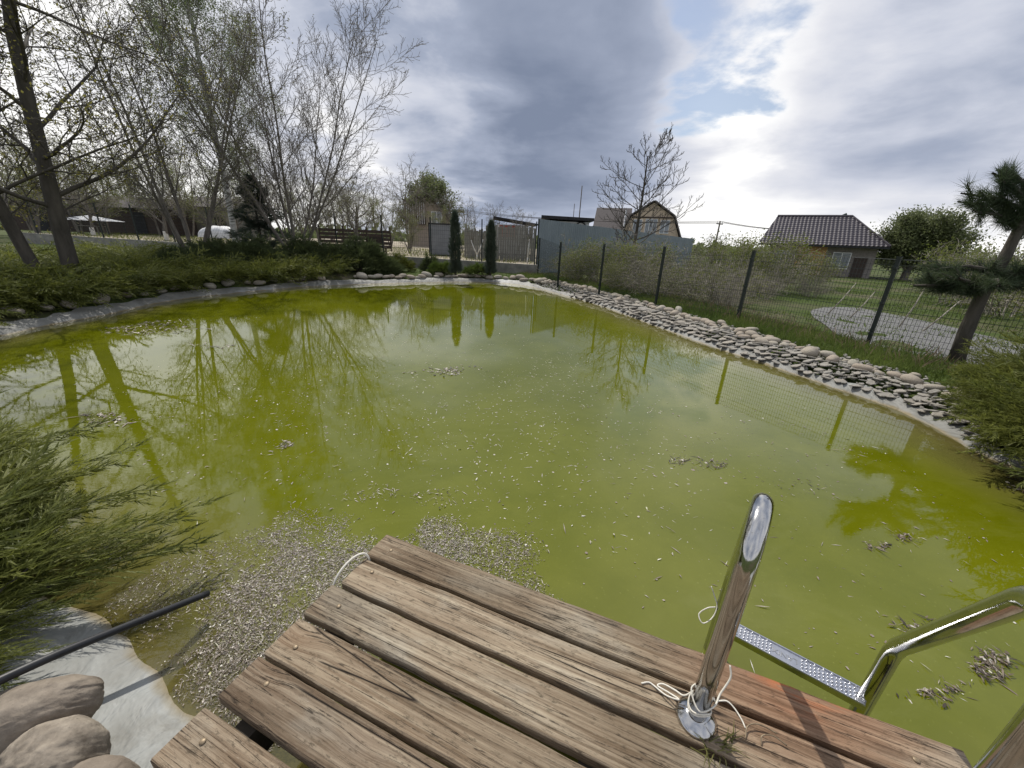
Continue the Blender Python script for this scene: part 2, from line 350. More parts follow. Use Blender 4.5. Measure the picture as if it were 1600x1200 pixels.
def mat_stone(name, c1, c2, c3, spot=(0.08, 0.075, 0.065), scale=7.0):
    m = M(name); rnd = m.n('ShaderNodeObjectInfo').outputs['Random']
    sh = m.n('ShaderNodeCombineXYZ', {0: m.math('MULTIPLY', rnd, 19.0), 1: m.math('MULTIPLY', rnd, 41.0), 2: 0.0}).outputs[0]
    p = m.n('ShaderNodeVectorMath', {0: m.tc.outputs['Object'], 1: sh}, operation='ADD').outputs[0]
    a = m.noise(p, scale, 7, 0.65); f = m.noise(p, scale * 9, 5, 0.7); k = m.noise(p, scale * 0.45, 4, 0.6)
    c = m.ramp(a, [(0.3, c1), (0.68, c2)]); c = m.mix(m.ramp(rnd, [(0.0, 0.0), (1.0, 0.75)]), c, c3)
    c = m.mix(m.ramp(f, [(0.6, 0.0), (0.74, 0.6)]), c, spot)
    c = m.mix(m.ramp(f, [(0.25, 0.35), (0.36, 0.0)]), c, (0.62, 0.59, 0.52))
    c = m.mix(m.ramp(k, [(0.56, 0.0), (0.74, 0.45)]), c, tuple(x * 0.5 for x in c1))
    return m.done(m.bsdf(c, 0.85, m.bump(m.math('ADD', a, m.math('MULTIPLY', f, 0.4)), 0.5, 0.012), spec=0.25))

def mat_debris():
    m = M('floating_plant_debris'); v = m.attr('shade')
    c = m.ramp(v, [(0.0, (0.025, 0.018, 0.012)), (0.22, (0.075, 0.055, 0.036)), (0.42, (0.15, 0.115, 0.08)), (0.58, (0.23, 0.185, 0.15)), (0.72, (0.34, 0.295, 0.245)), (0.84, (0.50, 0.46, 0.38)), (0.92, (0.62, 0.60, 0.52)), (1.0, (0.46, 0.46, 0.10))])
    return m.done(m.bsdf(c, 0.45, spec=0.5))

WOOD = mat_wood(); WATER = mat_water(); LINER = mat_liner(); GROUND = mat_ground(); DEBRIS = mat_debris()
COBBLE = mat_stone('river_cobble', (0.23, 0.215, 0.175), (0.48, 0.445, 0.37), (0.34, 0.28, 0.22), scale=11.0)
FLAG = mat_stone('thin_flagstone', (0.20, 0.182, 0.155), (0.46, 0.42, 0.355), (0.27, 0.26, 0.235), scale=6.0)
BOULDER = mat_stone('speckled_boulder', (0.10, 0.082, 0.062), (0.36, 0.31, 0.245), (0.22, 0.18, 0.14), scale=13.0)
def mat_steel():
    m = M('polished_stainless_steel'); v = m.obj(); sp = m.noise(v, 90, 4, 0.7); sm = m.noise(v, 14, 5, 0.65)
    c = m.mix(m.ramp(sp, [(0.62, 0.0), (0.70, 0.8)]), m.ramp(sm, [(0.3, (0.44, 0.435, 0.42)), (0.7, (0.58, 0.575, 0.56))]), (0.30, 0.29, 0.26))  # dark reflections of unseen surroundings put into the base colour, plus stain specks
    r = m.math('ADD', m.ramp(sm, [(0.3, 0.05), (0.75, 0.17)]), m.math('MULTIPLY', m.ramp(sp, [(0.6, 0.0), (0.7, 1.0)]), 0.2))
    return m.done(m.bsdf(c, r, m.bump(sm, 0.03, 0.002), 1.0))
STEEL = mat_steel()
STEEL_DULL = plain('brushed_stainless_tread', (0.48, 0.49, 0.52), (0.62, 0.63, 0.66), 30, 0.28, 0.1, 0.002, 1.0)
RUBBER = plain('black_plastic_pipe', (0.012, 0.013, 0.015), (0.028, 0.029, 0.031), 12, 0.42, 0.1, 0.002)
STRING = plain('white_cotton_string', (0.66, 0.62, 0.52), (0.80, 0.77, 0.68), 80, 0.9, 0.5, 0.001)
BRASS = plain('rusty_nail_head', (0.16, 0.115, 0.07), (0.33, 0.26, 0.17), 60, 0.5, 0.3, 0.001, 0.4)
DARKWOOD = plain('dark_wet_joist', (0.022, 0.018, 0.013), (0.055, 0.045, 0.032), 6, 0.85, 0.5)
FENCEM = plain('dark_green_fence_paint', (0.008, 0.014, 0.012), (0.016, 0.025, 0.020), 9, 0.5, 0.1, 0.002)
CONC = plain('old_concrete', (0.15, 0.145, 0.13), (0.29, 0.28, 0.25), 3.0, 0.9, 0.5, 0.02)
BARK = plain('grey_bark', (0.105, 0.094, 0.080), (0.225, 0.20, 0.17), 7, 0.9, 0.9, 0.03, stretch=(1, 1, 0.3))
DARKBARK = plain('dark_bark', (0.045, 0.040, 0.032), (0.105, 0.093, 0.075), 6, 0.9, 0.9, 0.03, stretch=(1, 1, 0.3))
TWIG = plain('grey_brown_twigs', (0.09, 0.078, 0.062), (0.18, 0.155, 0.125), 5, 0.85, 0.2)
PALETWIG = plain('pale_dry_twigs', (0.20, 0.18, 0.145), (0.38, 0.345, 0.285), 5, 0.85, 0.2)
BIRCHB = (lambda m: m.done(m.bsdf(m.ramp(m.noise(m.obj((2, 2, 9)), 1.0, 5, 0.7), [(0.36, (0.05, 0.045, 0.04)), (0.5, (0.42, 0.41, 0.38)), (0.7, (0.58, 0.57, 0.54))]), 0.8)))(M('white_birch_bark'))
LIME = plain('whitewashed_bark', (0.55, 0.54, 0.50), (0.76, 0.75, 0.71), 9, 0.9, 0.4)
JUN = leafy('juniper_foliage', (0.080, 0.104, 0.022), (0.19, 0.205, 0.046), 0.45, 2.2, 'tip')
JUN_DARK = leafy('dark_juniper_foliage', (0.055, 0.078, 0.032), (0.115, 0.142, 0.055), 0.4, 1.2, 'tip')
SPRUCE = leafy('blue_green_spruce_needles', (0.070, 0.095, 0.070), (0.125, 0.155, 0.115), 0.4, 1.2)
PINE = leafy('long_pine_needles', (0.035, 0.058, 0.030), (0.085, 0.112, 0.050), 0.3, 2.0)
LEAF_NEW = leafy('fresh_spring_leaves', (0.12, 0.15, 0.03), (0.22, 0.24, 0.06), 0.5, 0.7)
LEAF_PALE = leafy('pale_opening_buds', (0.12, 0.125, 0.05), (0.24, 0.24, 0.13), 0.4, 0.8)
LEAF_BIRCH = leafy('birch_spring_leaves', (0.11, 0.145, 0.05), (0.19, 0.23, 0.09), 0.6, 0.7)
LEAF_DARK = leafy('olive_tree_leaves', (0.105, 0.13, 0.05), (0.19, 0.215, 0.10), 0.5, 0.8)
LEAF_OLD = leafy('ochre_spring_leaves', (0.15, 0.14, 0.035), (0.23, 0.215, 0.06), 0.5, 0.7)
GRASSM = leafy('grass_blades', (0.085, 0.135, 0.028), (0.18, 0.23, 0.055), 0.45, 0.9)
DRYGRASS = leafy('dry_weed_stems', (0.16, 0.11, 0.07), (0.29, 0.22, 0.14), 0.2, 0.9)
BLUEFENCE = plain('blue_grey_sheet_steel', (0.17, 0.205, 0.225), (0.21, 0.25, 0.27), 1.5, 0.5, 0.1, 0.01)
OLDBOARD = plain('grey_weathered_boards', (0.15, 0.145, 0.122), (0.26, 0.25, 0.215), 4, 0.9, 0.5, 0.01, stretch=(6, 6, 0.6))
BROWNBOARD = plain('brown_stained_boards', (0.035, 0.024, 0.018), (0.065, 0.045, 0.035), 6, 0.7, 0.3, 0.01)
GREYSHEET = plain('grey_sheet_metal', (0.16, 0.17, 0.18), (0.23, 0.24, 0.25), 2, 0.5, 0.1)
STUCCO = plain('tan_house_plaster', (0.50, 0.40, 0.30), (0.60, 0.49, 0.375), 3, 0.9, 0.2)
ORANGE = plain('orange_house_brick', (0.42, 0.22, 0.095), (0.52, 0.30, 0.15), 5, 0.9, 0.3)
CREAM = plain('cream_gable_boards', (0.56, 0.44, 0.26), (0.66, 0.54, 0.35), 4, 0.85, 0.2)
WHITEW = plain('white_painted_wall', (0.52, 0.53, 0.54), (0.66, 0.66, 0.66), 2, 0.8, 0.1)
SLATE = plain('grey_slate_roof', (0.075, 0.066, 0.064), (0.12, 0.105, 0.10), 6, 0.8, 0.4)
TILE = plain('dark_plum_roof_tiles', (0.032, 0.026, 0.034), (0.058, 0.048, 0.058), 5, 0.42, 0.1, spec=0.5)
RED = plain('faded_red_panel', (0.30, 0.07, 0.055), (0.40, 0.11, 0.085), 4, 0.8, 0.2)
GLASS = plain('dark_window_glass', (0.16, 0.18, 0.20), (0.30, 0.33, 0.36), 1.0, 0.08, 0.0, spec=0.8)
PVC = plain('white_window_frame', (0.68, 0.68, 0.67), (0.78, 0.78, 0.77), 3, 0.5, 0.0)
BLACKROOF = plain('black_felt_roof', (0.014, 0.014, 0.016), (0.032, 0.032, 0.035), 5, 0.8, 0.2)
TARP = plain('white_tarpaulin', (0.62, 0.63, 0.64), (0.80, 0.80, 0.80), 3, 0.5, 0.6, 0.05)
PATHM = plain('grey_crushed_gravel', (0.12, 0.12, 0.118), (0.25, 0.248, 0.24), 16, 0.95, 1.0, 0.03, world=True)
YARD = plain('dry_yard_earth', (0.23, 0.19, 0.13), (0.42, 0.37, 0.28), 0.6, 0.95, 0.6, 0.04, world=True)
POLE = plain('grey_utility_pole_wood', (0.06, 0.052, 0.045), (0.12, 0.105, 0.09), 6, 0.9, 0.4)

# ------------------------------------------------------------------ pond outline and terrain
OUT0 = [(-1.33, .98), (-1.79, 1.23), (-2.20, 1.40), (-3.6, 1.75), (-5.6, 2.2), (-7.6, 3.1), (-8.55, 4.6), (-8.85, 6.2), (-9.05, 7.3), (-9.05, 8.4), (-9.3, 10.1), (-8.9, 11.8),
        (-7.6, 14.28), (-5.45, 16.2), (-3.1, 17.75), (-.9, 18.35), (.65, 17.2), (1.75, 14.95), (2.66, 12.94), (3.38, 10.37), (4.01, 7.94), (4.51, 6.55), (4.85, 5.48), (5.08, 4.75), (5.05, 4.1),
        (4.92, 3.5), (5.0, 2.4), (4.6, 1.2), (3.4, .3), (1.8, -.05), (.4, .2), (-.6, .6)]
def catmull(P, m=10):
    P = np.array(P, float); n = len(P); out = []
    for i in range(n):
        a, b, c, d = P[i - 1], P[i], P[(i + 1) % n], P[(i + 2) % n]
        for k in range(m):
            t = k / m; out.append(0.5 * (2 * b + (c - a) * t + (2 * a - 5 * b + 4 * c - d) * t * t + (3 * b - a - 3 * c + d) * t ** 3))
    return np.array(out)
SHORE = catmull(OUT0, 10)
def sdf(X, Y):
    """signed distance to the waterline: negative over the pond"""
    A = SHORE; Bq = np.roll(SHORE, -1, 0); sh = np.shape(X); x = np.ravel(X); y = np.ravel(Y); best = np.full(x.shape, 1e9); ins = np.zeros(x.shape, bool)
    for (ax, ay), (bx, by) in zip(A, Bq):
        dx, dy = bx - ax, by - ay; t = np.clip(((x - ax) * dx + (y - ay) * dy) / (dx * dx + dy * dy + 1e-12), 0, 1)
        best = np.minimum(best, (x - ax - t * dx) ** 2 + (y - ay - t * dy) ** 2)
        c = ((ay > y) != (by > y)); ins ^= c & (x < ax + (y - ay) * dx / (dy if abs(dy) > 1e-12 else 1e-12))
    d = np.sqrt(best); return np.where(ins, -d, d).reshape(sh)
def profile(d):
    d = np.asarray(d, float); up = 0.24 * (1 - np.exp(-np.maximum(d, 0) / 0.33)) + 0.07 * np.clip((d - .6) / 1.0, 0, 1)
    return np.where(d < 0, np.maximum(-0.75, d * 0.5), up)
WA, WB = np.array([1.0, 20.0]), np.array([-34.0, 27.0])      # ends of the concrete wall
def wall_top(x): return 0.76 + (1.0 - x) / 35.0 * 0.34
def height(X, Y):
    d = sdf(X, Y); z = profile(d)
    out = np.clip((d - 2.0) / 20.0, 0, 1)
    z = z + np.where(d > .8, 0.03 * fbm2(X * .8, Y * .8, 3), 0) * np.clip(d - .8, 0, 1)
    z = z - .05 * ((d > -.9) & (d < 1.3)) * np.clip((1.3 - d) / .5, 0, 1)
    right = np.clip((X - 3.0) / 6.0, 0, 1)
    z = z - right * out * 0.45 + (1 - right) * np.clip((-X - 8.5) / 4.0, 0, 1) * 0.12 * np.clip((d - 1.2) / 1.0, 0, 1)
    far = np.clip((np.hypot(X, Y) - 60) / 100, 0, 1)
    return z * (1 - far) + far * -0.5
def axis(a, b, step, lo, hi):
    c = list(np.arange(a, b + 1e-6, step)); s = step; x = c[-1]
    while x < hi: s *= 1.28; x += s; c.append(x)
    s = step; x = c[0]
    while x > lo: s *= 1.28; x -= s; c.insert(0, x)
    return np.array(c)
gx = axis(-12, 9.5, .22, -900, 900); gy = axis(-2, 22, .22, -60, 1200)
GX, GY = np.meshgrid(gx, gy); GZ = height(GX, GY)
def grid_faces(nx, ny):
    i = np.arange(ny - 1)[:, None] * nx + np.arange(nx - 1)[None]
    return np.stack([i, i + 1, i + nx + 1, i + nx], -1).reshape(-1, 4)
g = B().add(np.stack([GX, GY, GZ], -1).reshape(-1, 3), grid_faces(len(gx), len(gy))).build('ground', GROUND, smooth=True); tag(g, kind='structure')
wx = np.arange(-10.2, 6.0, .1); wy = np.arange(-.8, 19.6, .1); WX, WY = np.meshgrid(wx, wy); WD = -sdf(WX, WY)
wf = grid_faces(len(wx), len(wy)); wf = wf[(WD.ravel()[wf] > -.25).any(1)]
w = B().add(np.stack([WX, WY, 0 * WX], -1).reshape(-1, 3), wf, np.clip(WD, 0, 2).ravel() * .5).build('water', WATER, smooth=True, attr='depth')
tag(w, kind='structure')
# the liner: a strip of pale sheet that follows the waterline
nxt = np.roll(SHORE, -1, 0) - np.roll(SHORE, 1, 0); nrm = np.stack([-nxt[:, 1], nxt[:, 0]], -1); nrm /= np.linalg.norm(nrm, axis=1)[:, None]
if sdf(SHORE[40, 0] + nrm[40, 0] * .1, SHORE[40, 1] + nrm[40, 1] * .1) < 0: nrm = -nrm
wid = np.array([0.42 + 0.10 * math.sin(i * .37) + 0.06 * math.sin(i * 1.3) for i in range(len(SHORE))])
near = np.exp(-((SHORE[:, 0] + 1.6) ** 2 + (SHORE[:, 1] - 1.0) ** 2) / 1.2); wid = wid + near * .55; wid = np.where((SHORE[:, 0] > .5) & (SHORE[:, 1] > 2), wid * .36, wid); wid = np.where((SHORE[:, 0] < .5) & (SHORE[:, 1] > 3), wid * .62, wid)
offs = np.concatenate([np.linspace(-.7, 0, 5)[:-1], np.linspace(0, 1, 6)])
LV = []
for k, o in enumerate(offs):
    dd = o if o < 0 else o * wid; q = SHORE + nrm * np.reshape(dd, (-1, 1) if np.ndim(dd) else (1,))
    LV.append(np.c_[q, profile(np.broadcast_to(dd, len(SHORE))) + 0.016 + 0.006 * np.sin(np.arange(len(SHORE)) * .9 + k)])
n = len(SHORE); i = np.arange(n); j = (i + 1) % n
F = np.concatenate([np.stack([k * n + i, k * n + j, (k + 1) * n + j, (k + 1) * n + i], -1) for k in range(len(offs) - 1)])
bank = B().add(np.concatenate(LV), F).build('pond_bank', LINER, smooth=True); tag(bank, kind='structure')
def on_ground(x, y): return float(height(np.array([x]), np.array([y]))[0])

# yard behind the wall, path beyond the fence
wd = (WB - WA) / np.linalg.norm(WB - WA); wn = np.array([wd[1], -wd[0]]); wn = wn if wn[1] > 0 else -wn
yx = np.linspace(0, 1, 30) ** 1.0; yy = np.array([0.1, 1, 2.5, 5, 9, 15, 24, 40]); V = []
for b_ in yy:
    for a_ in yx:
        p = WA + (WB - WA) * a_ + wn * b_ + wd * (-b_ * .0); V.append((p[0], p[1], wall_top(p[0] if a_ else 1.0) - .05 + .0 * b_ + 0.02 * math.sin(a_ * 31 + b_)))
y_ = B().add(V, grid_faces(len(yx), len(yy))).build('yard_ground', YARD, smooth=True); tag(y_, kind='structure')
pp = [at_z(u, v, 0.2)[:2] for u, v in ((1268, 486), (1330, 478), (1440, 500), (1600, 540), (1760, 575), (1800, 640), (1560, 596), (1450, 575), (1340, 545), (1290, 520))]
pth = B(); pc = np.mean(pp, 0); ring = [p for p in catmull(pp, 5)]; V = [(pc[0], pc[1], on_ground(*pc) + .03)] + [(p[0], p[1], on_ground(*p) + .02) for p in ring]
pth.add(V, [[0, 1 + k, 1 + (k + 1) % len(ring)] for k in range(len(ring))]); q = pth.build('gravel_path', PATHM, smooth=True); tag(q, kind='structure')

# ------------------------------------------------------------------ stones
def ico(sub):
    t = (1 + 5 ** .5) / 2; V = [(-1, t, 0), (1, t, 0), (-1, -t, 0), (1, -t, 0), (0, -1, t), (0, 1, t), (0, -1, -t), (0, 1, -t), (t, 0, -1), (t, 0, 1), (-t, 0, -1), (-t, 0, 1)]
    F = [(0, 11, 5), (0, 5, 1), (0, 1, 7), (0, 7, 10), (0, 10, 11), (1, 5, 9), (5, 11, 4), (11, 10, 2), (10, 7, 6), (7, 1, 8), (3, 9, 4), (3, 4, 2), (3, 2, 6), (3, 6, 8), (3, 8, 9), (4, 9, 5), (2, 4, 11), (6, 2, 10), (8, 6, 7), (9, 8, 1)]
    V = [np.array(v) / np.linalg.norm(v) for v in V]
    for _ in range(sub):
        c = {}; G = []
        def mid(a, b):
            k = (min(a, b), max(a, b))
            if k not in c: m_ = V[a] + V[b]; V.append(m_ / np.linalg.norm(m_)); c[k] = len(V) - 1
            return c[k]
        for a, b, d in F:
            x, y, z = mid(a, b), mid(b, d), mid(d, a); G += [(a, x, z), (b, y, x), (d, z, y), (x, y, z)]
        F = G
    return np.array(V), np.array(F)
def pebble(seed, sub, flat=(1, .72, .5), rough=.13):
    V, F = ico(sub); r = np.random.default_rng(seed); k = np.zeros(len(V))
    for _ in range(7):
        d = r.normal(size=3); d /= np.linalg.norm(d); k += r.uniform(-1, 1) * rough * np.sin(r.uniform(1.2, 3.6) * (V @ d) + r.uniform(0, 6))
    V = np.sign(V) * np.abs(V) ** .9
    return V * (1 + k)[:, None] * np.array(flat), F
cob_me = []
for k in range(8):
    V, F = pebble(50 + k, 2, (1, .7 + .12 * (k % 3), .48 + .05 * (k % 4))); cob_me.append(B().add(V, F).mesh('cobble', COBBLE, True))
flag_me = []
for k in range(9):
    r = np.random.default_rng(80 + k); nn = 6 + k % 3; an = np.sort(np.linspace(0, 2 * math.pi, nn, False) + r.uniform(-.25, .25, nn)); rr = r.uniform(.72, 1.05, nn)
    top = np.stack([np.cos(an) * rr * 1.0, np.sin(an) * rr * .68], -1); b = B()
    V = np.concatenate([np.c_[top, np.full(nn, -.12)], np.c_[top * 1.02, np.full(nn, .10) + r.uniform(-.03, .03, nn)], np.c_[top * .84, np.full(nn, .16) + r.uniform(-.03, .03, nn)]])
    F = []
    for lv in (0, 1):
        for i_ in range(nn):
            j_ = (i_ + 1) % nn; o = lv * nn; F += [[o + i_, o + j_, o + nn + j_], [o + i_, o + nn + j_, o + nn + i_]]
    F += [[2 * nn, 2 * nn + i_, 2 * nn + i_ + 1] for i_ in range(1, nn - 1)]
    flag_me.append(b.add(V, F).mesh('flagstone', FLAG))
SR = random.Random(11)
arc = np.concatenate([[0], np.cumsum(np.linalg.norm(np.roll(SHORE, -1, 0) - SHORE, axis=1))])
def shore_idx(x, y): return int(np.argmin((SHORE[:, 0] - x) ** 2 + (SHORE[:, 1] - y) ** 2))
def shore_at(s, o):
    s = s % arc[-1]; k = int(np.searchsorted(arc, s) - 1); k = max(0, min(k, len(SHORE) - 1)); f = (s - arc[k]) / (arc[k + 1] - arc[k] + 1e-9); k2 = (k + 1) % len(SHORE)
    p = SHORE[k] * (1 - f) + SHORE[k2] * f; nn_ = nrm[k] * (1 - f) + nrm[k2] * f; q = p + nn_ * o; tdir = SHORE[k2] - SHORE[k]
    return q[0], q[1], math.atan2(tdir[1], tdir[0])
def put(me, name, x, y, z, rz, sc, tilt=.12):
    o = link(name, me, bank, (x, y, z)); o.rotation_euler = (SR.uniform(-tilt, tilt), SR.uniform(-tilt, tilt), rz); o.scale = sc; return o
s0, s1 = arc[shore_idx(.9, 16.7)], arc[shore_idx(4.95, 3.6)]
nf = 0; s = s1
while s > s0 and nf < 298:                     # overlapping flagstones, the nearest first
    dist = (s1 - s); size = .078 + .0085 * dist
    for row, o in enumerate((.10, .22, .34, .47)):
        if nf >= 298: break
        oo = o + SR.uniform(-.04, .04) + .03 * math.sin(s * 1.7) ; x, y, a = shore_at(s + SR.uniform(-.05, .05), oo)
        z = float(profile(oo)) + .022 + .006 * row + SR.uniform(0, .012)
        k = SR.uniform(.8, 1.25) * size
        put(flag_me[SR.randrange(9)], 'flagstone', x, y, z, a + math.pi / 2 + SR.uniform(-.5, .5), (k * SR.uniform(.8, 1.3), k * SR.uniform(.7, 1.1), k * SR.uniform(.45, .8)), .22); nf += 1
    s -= size * 1.28
x = s1 + .5
while x > s0 - .6:                             # the row of round cobbles behind them
    size = SR.choice((.065, .08, .095, .115, .14)) * (1 + .012 * (s1 - x)); o = .72 + SR.uniform(-.07, .07)
    px_, py_, a = shore_at(x, o); put(cob_me[SR.randrange(8)], 'cobble', px_, py_, float(profile(o)) + size * .28, a + SR.uniform(-.4, .4), (size, size, size), .15)
    if SR.random() < .4:
        px_, py_, a = shore_at(x + .1, o + .22); q = size * .85; put(cob_me[SR.randrange(8)], 'cobble', px_, py_, float(profile(o + .2)) + q * .3, a + SR.uniform(-.6, .6), (q, q, q), .2)
    if SR.random() < .22:
        px_, py_, a = shore_at(x, o - .2); q = size * .8; put(cob_me[SR.randrange(8)], 'cobble', px_, py_, float(profile(o - .2)) + q * .4, a + SR.uniform(-.6, .6), (q, q, q), .2)
    x -= size * 1.75
sa, sb = arc[shore_idx(-6.2, 15.6)], s0
x = sa
while x < sb:                                  # far bank
    size = SR.uniform(.12, .24); o = .42 + SR.uniform(-.12, .2); px_, py_, a = shore_at(x, o)
    put(cob_me[SR.randrange(8)], 'cobble', px_, py_, float(profile(o)) + size * .3, a + SR.uniform(-.4, .4), (size, size * .9, size * .8), .2); x += size * 1.6
sa, sb = arc[shore_idx(-8.8, 6.0)], arc[shore_idx(-7.0, 14.8)]
x = sa
while x < sb:                                  # left bank, half under the junipers
    size = SR.uniform(.09, .2); o = .48 + SR.uniform(-.12, .15); px_, py_, a = shore_at(x, o)
    put(cob_me[SR.randrange(8)], 'cobble', px_, py_, float(profile(o)) + size * .3, a + SR.uniform(-.5, .5), (size, size * .9, size * .85), .2); x += size * SR.uniform(2.2, 4.5)

cr_ = np.random.default_rng(44); n_ = 3000; ss = cr_.uniform(s0 - .5, s1 + .3, n_); oo = cr_.uniform(.12, 1.0, n_) ; pq = np.array([shore_at(a_, b_)[:2] for a_, b_ in zip(ss, oo)]); V, F = pebble(70, 1, (1, .75, .5), .2)
rub = B().inst(V, F, np.c_[pq, profile(oo) + cr_.uniform(.0, .03, n_)], spin_rot(n_, .5, cr_), cr_.uniform(.012, .05, n_)); tag(rub.build('stone_rubble', FLAG, bank), kind='stuff')
def boulder(seed, c, dims, rz, label, tilt=(0, 0)):
    V, F = pebble(seed, 5, (1, 1, 1), .09); V = V + .028 * np.stack([fbm2(V[:, 0] * 5 + V[:, 2], V[:, 1] * 5 + 3 * V[:, 2], seed + q) for q in range(3)], -1)
    o = B().add(V * np.array(dims), F).build('boulder', BOULDER, smooth=True, loc=c); o.rotation_euler = (tilt[0], tilt[1], rz); tag(o, label, 'boulder', 'rounded boulders at the near corner of the pond')
boulder(3, (-1.66, .83, .24), (.22, .115, .115), .38, 'long pale boulder lying under the black pipe, uppermost of the three', (0, -.06))
boulder(9, (-1.47, .715, .23), (.145, .12, .12), .2, 'middle of the three rounded brown boulders beside the deck')
boulder(15, (-1.27, .655, .19), (.13, .11, .11), -.1, 'rounded boulder nearest the deck, lowest of the three')

# ------------------------------------------------------------------ wooden deck
DA = math.radians(-21.7); E1 = np.array([math.cos(DA), math.sin(DA)]); E2 = np.array([E1[1], -E1[0]]); DO = np.array([-.634, 1.629])
deck = thing('wooden_deck', 'weathered grey brown plank deck with gaps over the green pond', 'deck', (DO[0], DO[1], .40), DA)
# local frame of the deck: x along the planks, -y towards the camera
ends = [(.0, 2.315), (.012, 2.33), (-.015, 2.34), (-.01, 2.33), (-.012, 2.34), (-.02, 2.33), (-.012, 2.34), (-.02, 2.33), (0, 2.33), (-.01, 2.33)]
yb = [0.0]; gaps = [.022, .022, .025, .015, .033, .018, .018, .018, .018]
DR = random.Random(4); y = 0.0
for k, (xa, xb) in enumerate(ends):
    wdt = .153 + (.004 if k % 2 else 0); ya, yb_ = -y, -(y + wdt); nx = 60; b = B()
    xs = np.linspace(xa, xb, nx); wob = .0030 * fbm2(xs * 6, xs * 0 + k * 3.1, 9); wob2 = .0030 * fbm2(xs * 6, xs * 0 + k * 3.1 + 1.7, 9); top = .0022 * fbm2(xs * 2, xs * 0 + k * 2.2, 5)
    bev = .0055; cross = [(0, -.042), (0, -bev), (bev, 0), (.5, .0008), (1, 0), (2, -bev), (2, -.042)]
    rows = []
    for q, (t, z) in enumerate(cross):
        if q == 0 or q == 1: yy_ = ya + wob
        elif q == 2: yy_ = ya - bev + wob
        elif q == 3: yy_ = np.full(nx, (ya + yb_) / 2)
        elif q == 4: yy_ = yb_ + bev + wob2
        else: yy_ = yb_ + wob2
        rows.append(np.stack([xs, yy_, top + z], -1))
    V = np.concatenate(rows); F = []
    for q in range(len(cross)):
        q2 = (q + 1) % len(cross); i_ = np.arange(nx - 1)
        F.append(np.stack([q * nx + i_, q2 * nx + i_, q2 * nx + i_ + 1, q * nx + i_ + 1], -1))
    b.add(V, np.concatenate(F)); c0 = [q * nx for q in range(7)]; c1 = [q * nx + nx - 1 for q in range(7)]
    b.add(V, [[c0[0], c0[q + 1], c0[q]] for q in range(1, 6)] + [[c1[0], c1[q], c1[q + 1]] for q in range(1, 6)])
    pl = b.build('plank', WOOD, deck)
    for xn in (xa + .10 + DR.uniform(-.015, .02), 2.18 + DR.uniform(-.03, .03)):
        yn = (ya + yb_) / 2 + DR.uniform(-.03, .03); V_, F_ = ico(2)
        B().add(V_ * np.array([.0095, .0095, .004]) + np.array([xn, yn, .0025]), F_).build('nail', BRASS, pl, smooth=True)
    y += wdt + gaps[min(k, 8)]
for xj in (.13, 1.2, 2.2):
    B().box((xj, -y / 2, -.115), (.07, y - .02, .14)).build('joist', DARKWOOD, deck)
for xj in (.13, 1.2, 2.2):
    for yj in (-.08, -y + .3):
        B().box((xj + .075, yj, -.45), (.07, .07, .80)).build('post', DARKWOOD, deck)

# ------------------------------------------------------------------ pool ladder
LH = math.radians(36); LO = np.array([math.sin(LH), math.cos(LH)]); LS = np.array([LO[1], -LO[0]]); LF = np.array([.6716, .8331])
lad = thing('pool_ladder', 'polished stainless steel pool ladder with dimpled tread at the deck edge', 'ladder', (LF[0], LF[1], .40), math.atan2(LS[1], LS[0]))
def rail_profile():
    P = [(0, 0), (0, .3), (0, .55), (0, .66)]; c = (.13, .66); r = .13
    for a in np.linspace(math.pi, math.radians(33), 14)[1:]: P.append((c[0] + r * math.cos(a), c[1] + r * math.sin(a)))
    e = P[-1]; T = (.65, .10); P += [(e[0] + (T[0] - e[0]) * f, e[1] + (T[1] - e[1]) * f) for f in (.3, .6, .9, .96)]
    P += [(.652, .075), (.655, .03), (.655, -.2), (.655, -.5), (.655, -1.0)]
    return P
RAIL_R = .0295
for s_ in (0.0, .55):
    b = B(); b.tube([(s_, t, z) for t, z in rail_profile()], RAIL_R, 20); rl = b.build('handrail', STEEL, lad, smooth=True)
    b = B(); b.tube([(s_, 0, 0.001), (s_, 0, .006), (s_, 0, .016), (s_, 0, .026), (s_, 0, .032)], [.066, .066, .056, .041, .0305], 28); b.build('flange', STEEL, rl, smooth=True)
def tread(z, name='tread'):
    b = B(); L, D = .55, .082; x0 = .0
    b.box((L / 2, .655, z - .016), (L - .01, D, .028))
    b.box((L / 2, .655 - D / 2 + .003, z), (L - .012, .005, .006)).box((L / 2, .655 + D / 2 - .003, z), (L - .012, .005, .006))
    t = b.build(name, STEEL_DULL, lad)
    V, F = ico(1); pos = [(x_, .655 + y_, z - .002) for q, x_ in enumerate(np.arange(.035, .52, .0150)) for y_ in (np.arange(-.027, .03, .018) + (.0045 if q % 2 else -.0045)) if not (.215 < x_ < .325)]
    pos = np.array(pos); b = B(); b.inst(V, F, pos, np.repeat(np.eye(3)[None], len(pos), 0), np.tile([.0054, .0054, .0050], (len(pos), 1)))
    d = b.build('raised_dimples', STEEL_DULL, t, smooth=True); tag(d, kind='stuff'); return t
t1 = tread(-.20); tread(-.50)
fc = bpy.data.curves.new('tread_lettering', 'FONT'); fc.body = 'LANIX'; fc.size = .034; fc.extrude = .0012; fc.align_x = 'CENTER'; fc.align_y = 'CENTER'
ft = bpy.data.objects.new('tmp', fc); COL.objects.link(ft); bpy.context.view_layer.update()
me = bpy.data.meshes.new_from_object(ft.evaluated_get(bpy.context.evaluated_depsgraph_get())); bpy.data.objects.remove(ft); me.materials.clear(); me.materials.append(STEEL)
lt = link('lettering', me, t1, (.27, .655, -.2015)); lt.rotation_euler = (0, 0, math.pi)

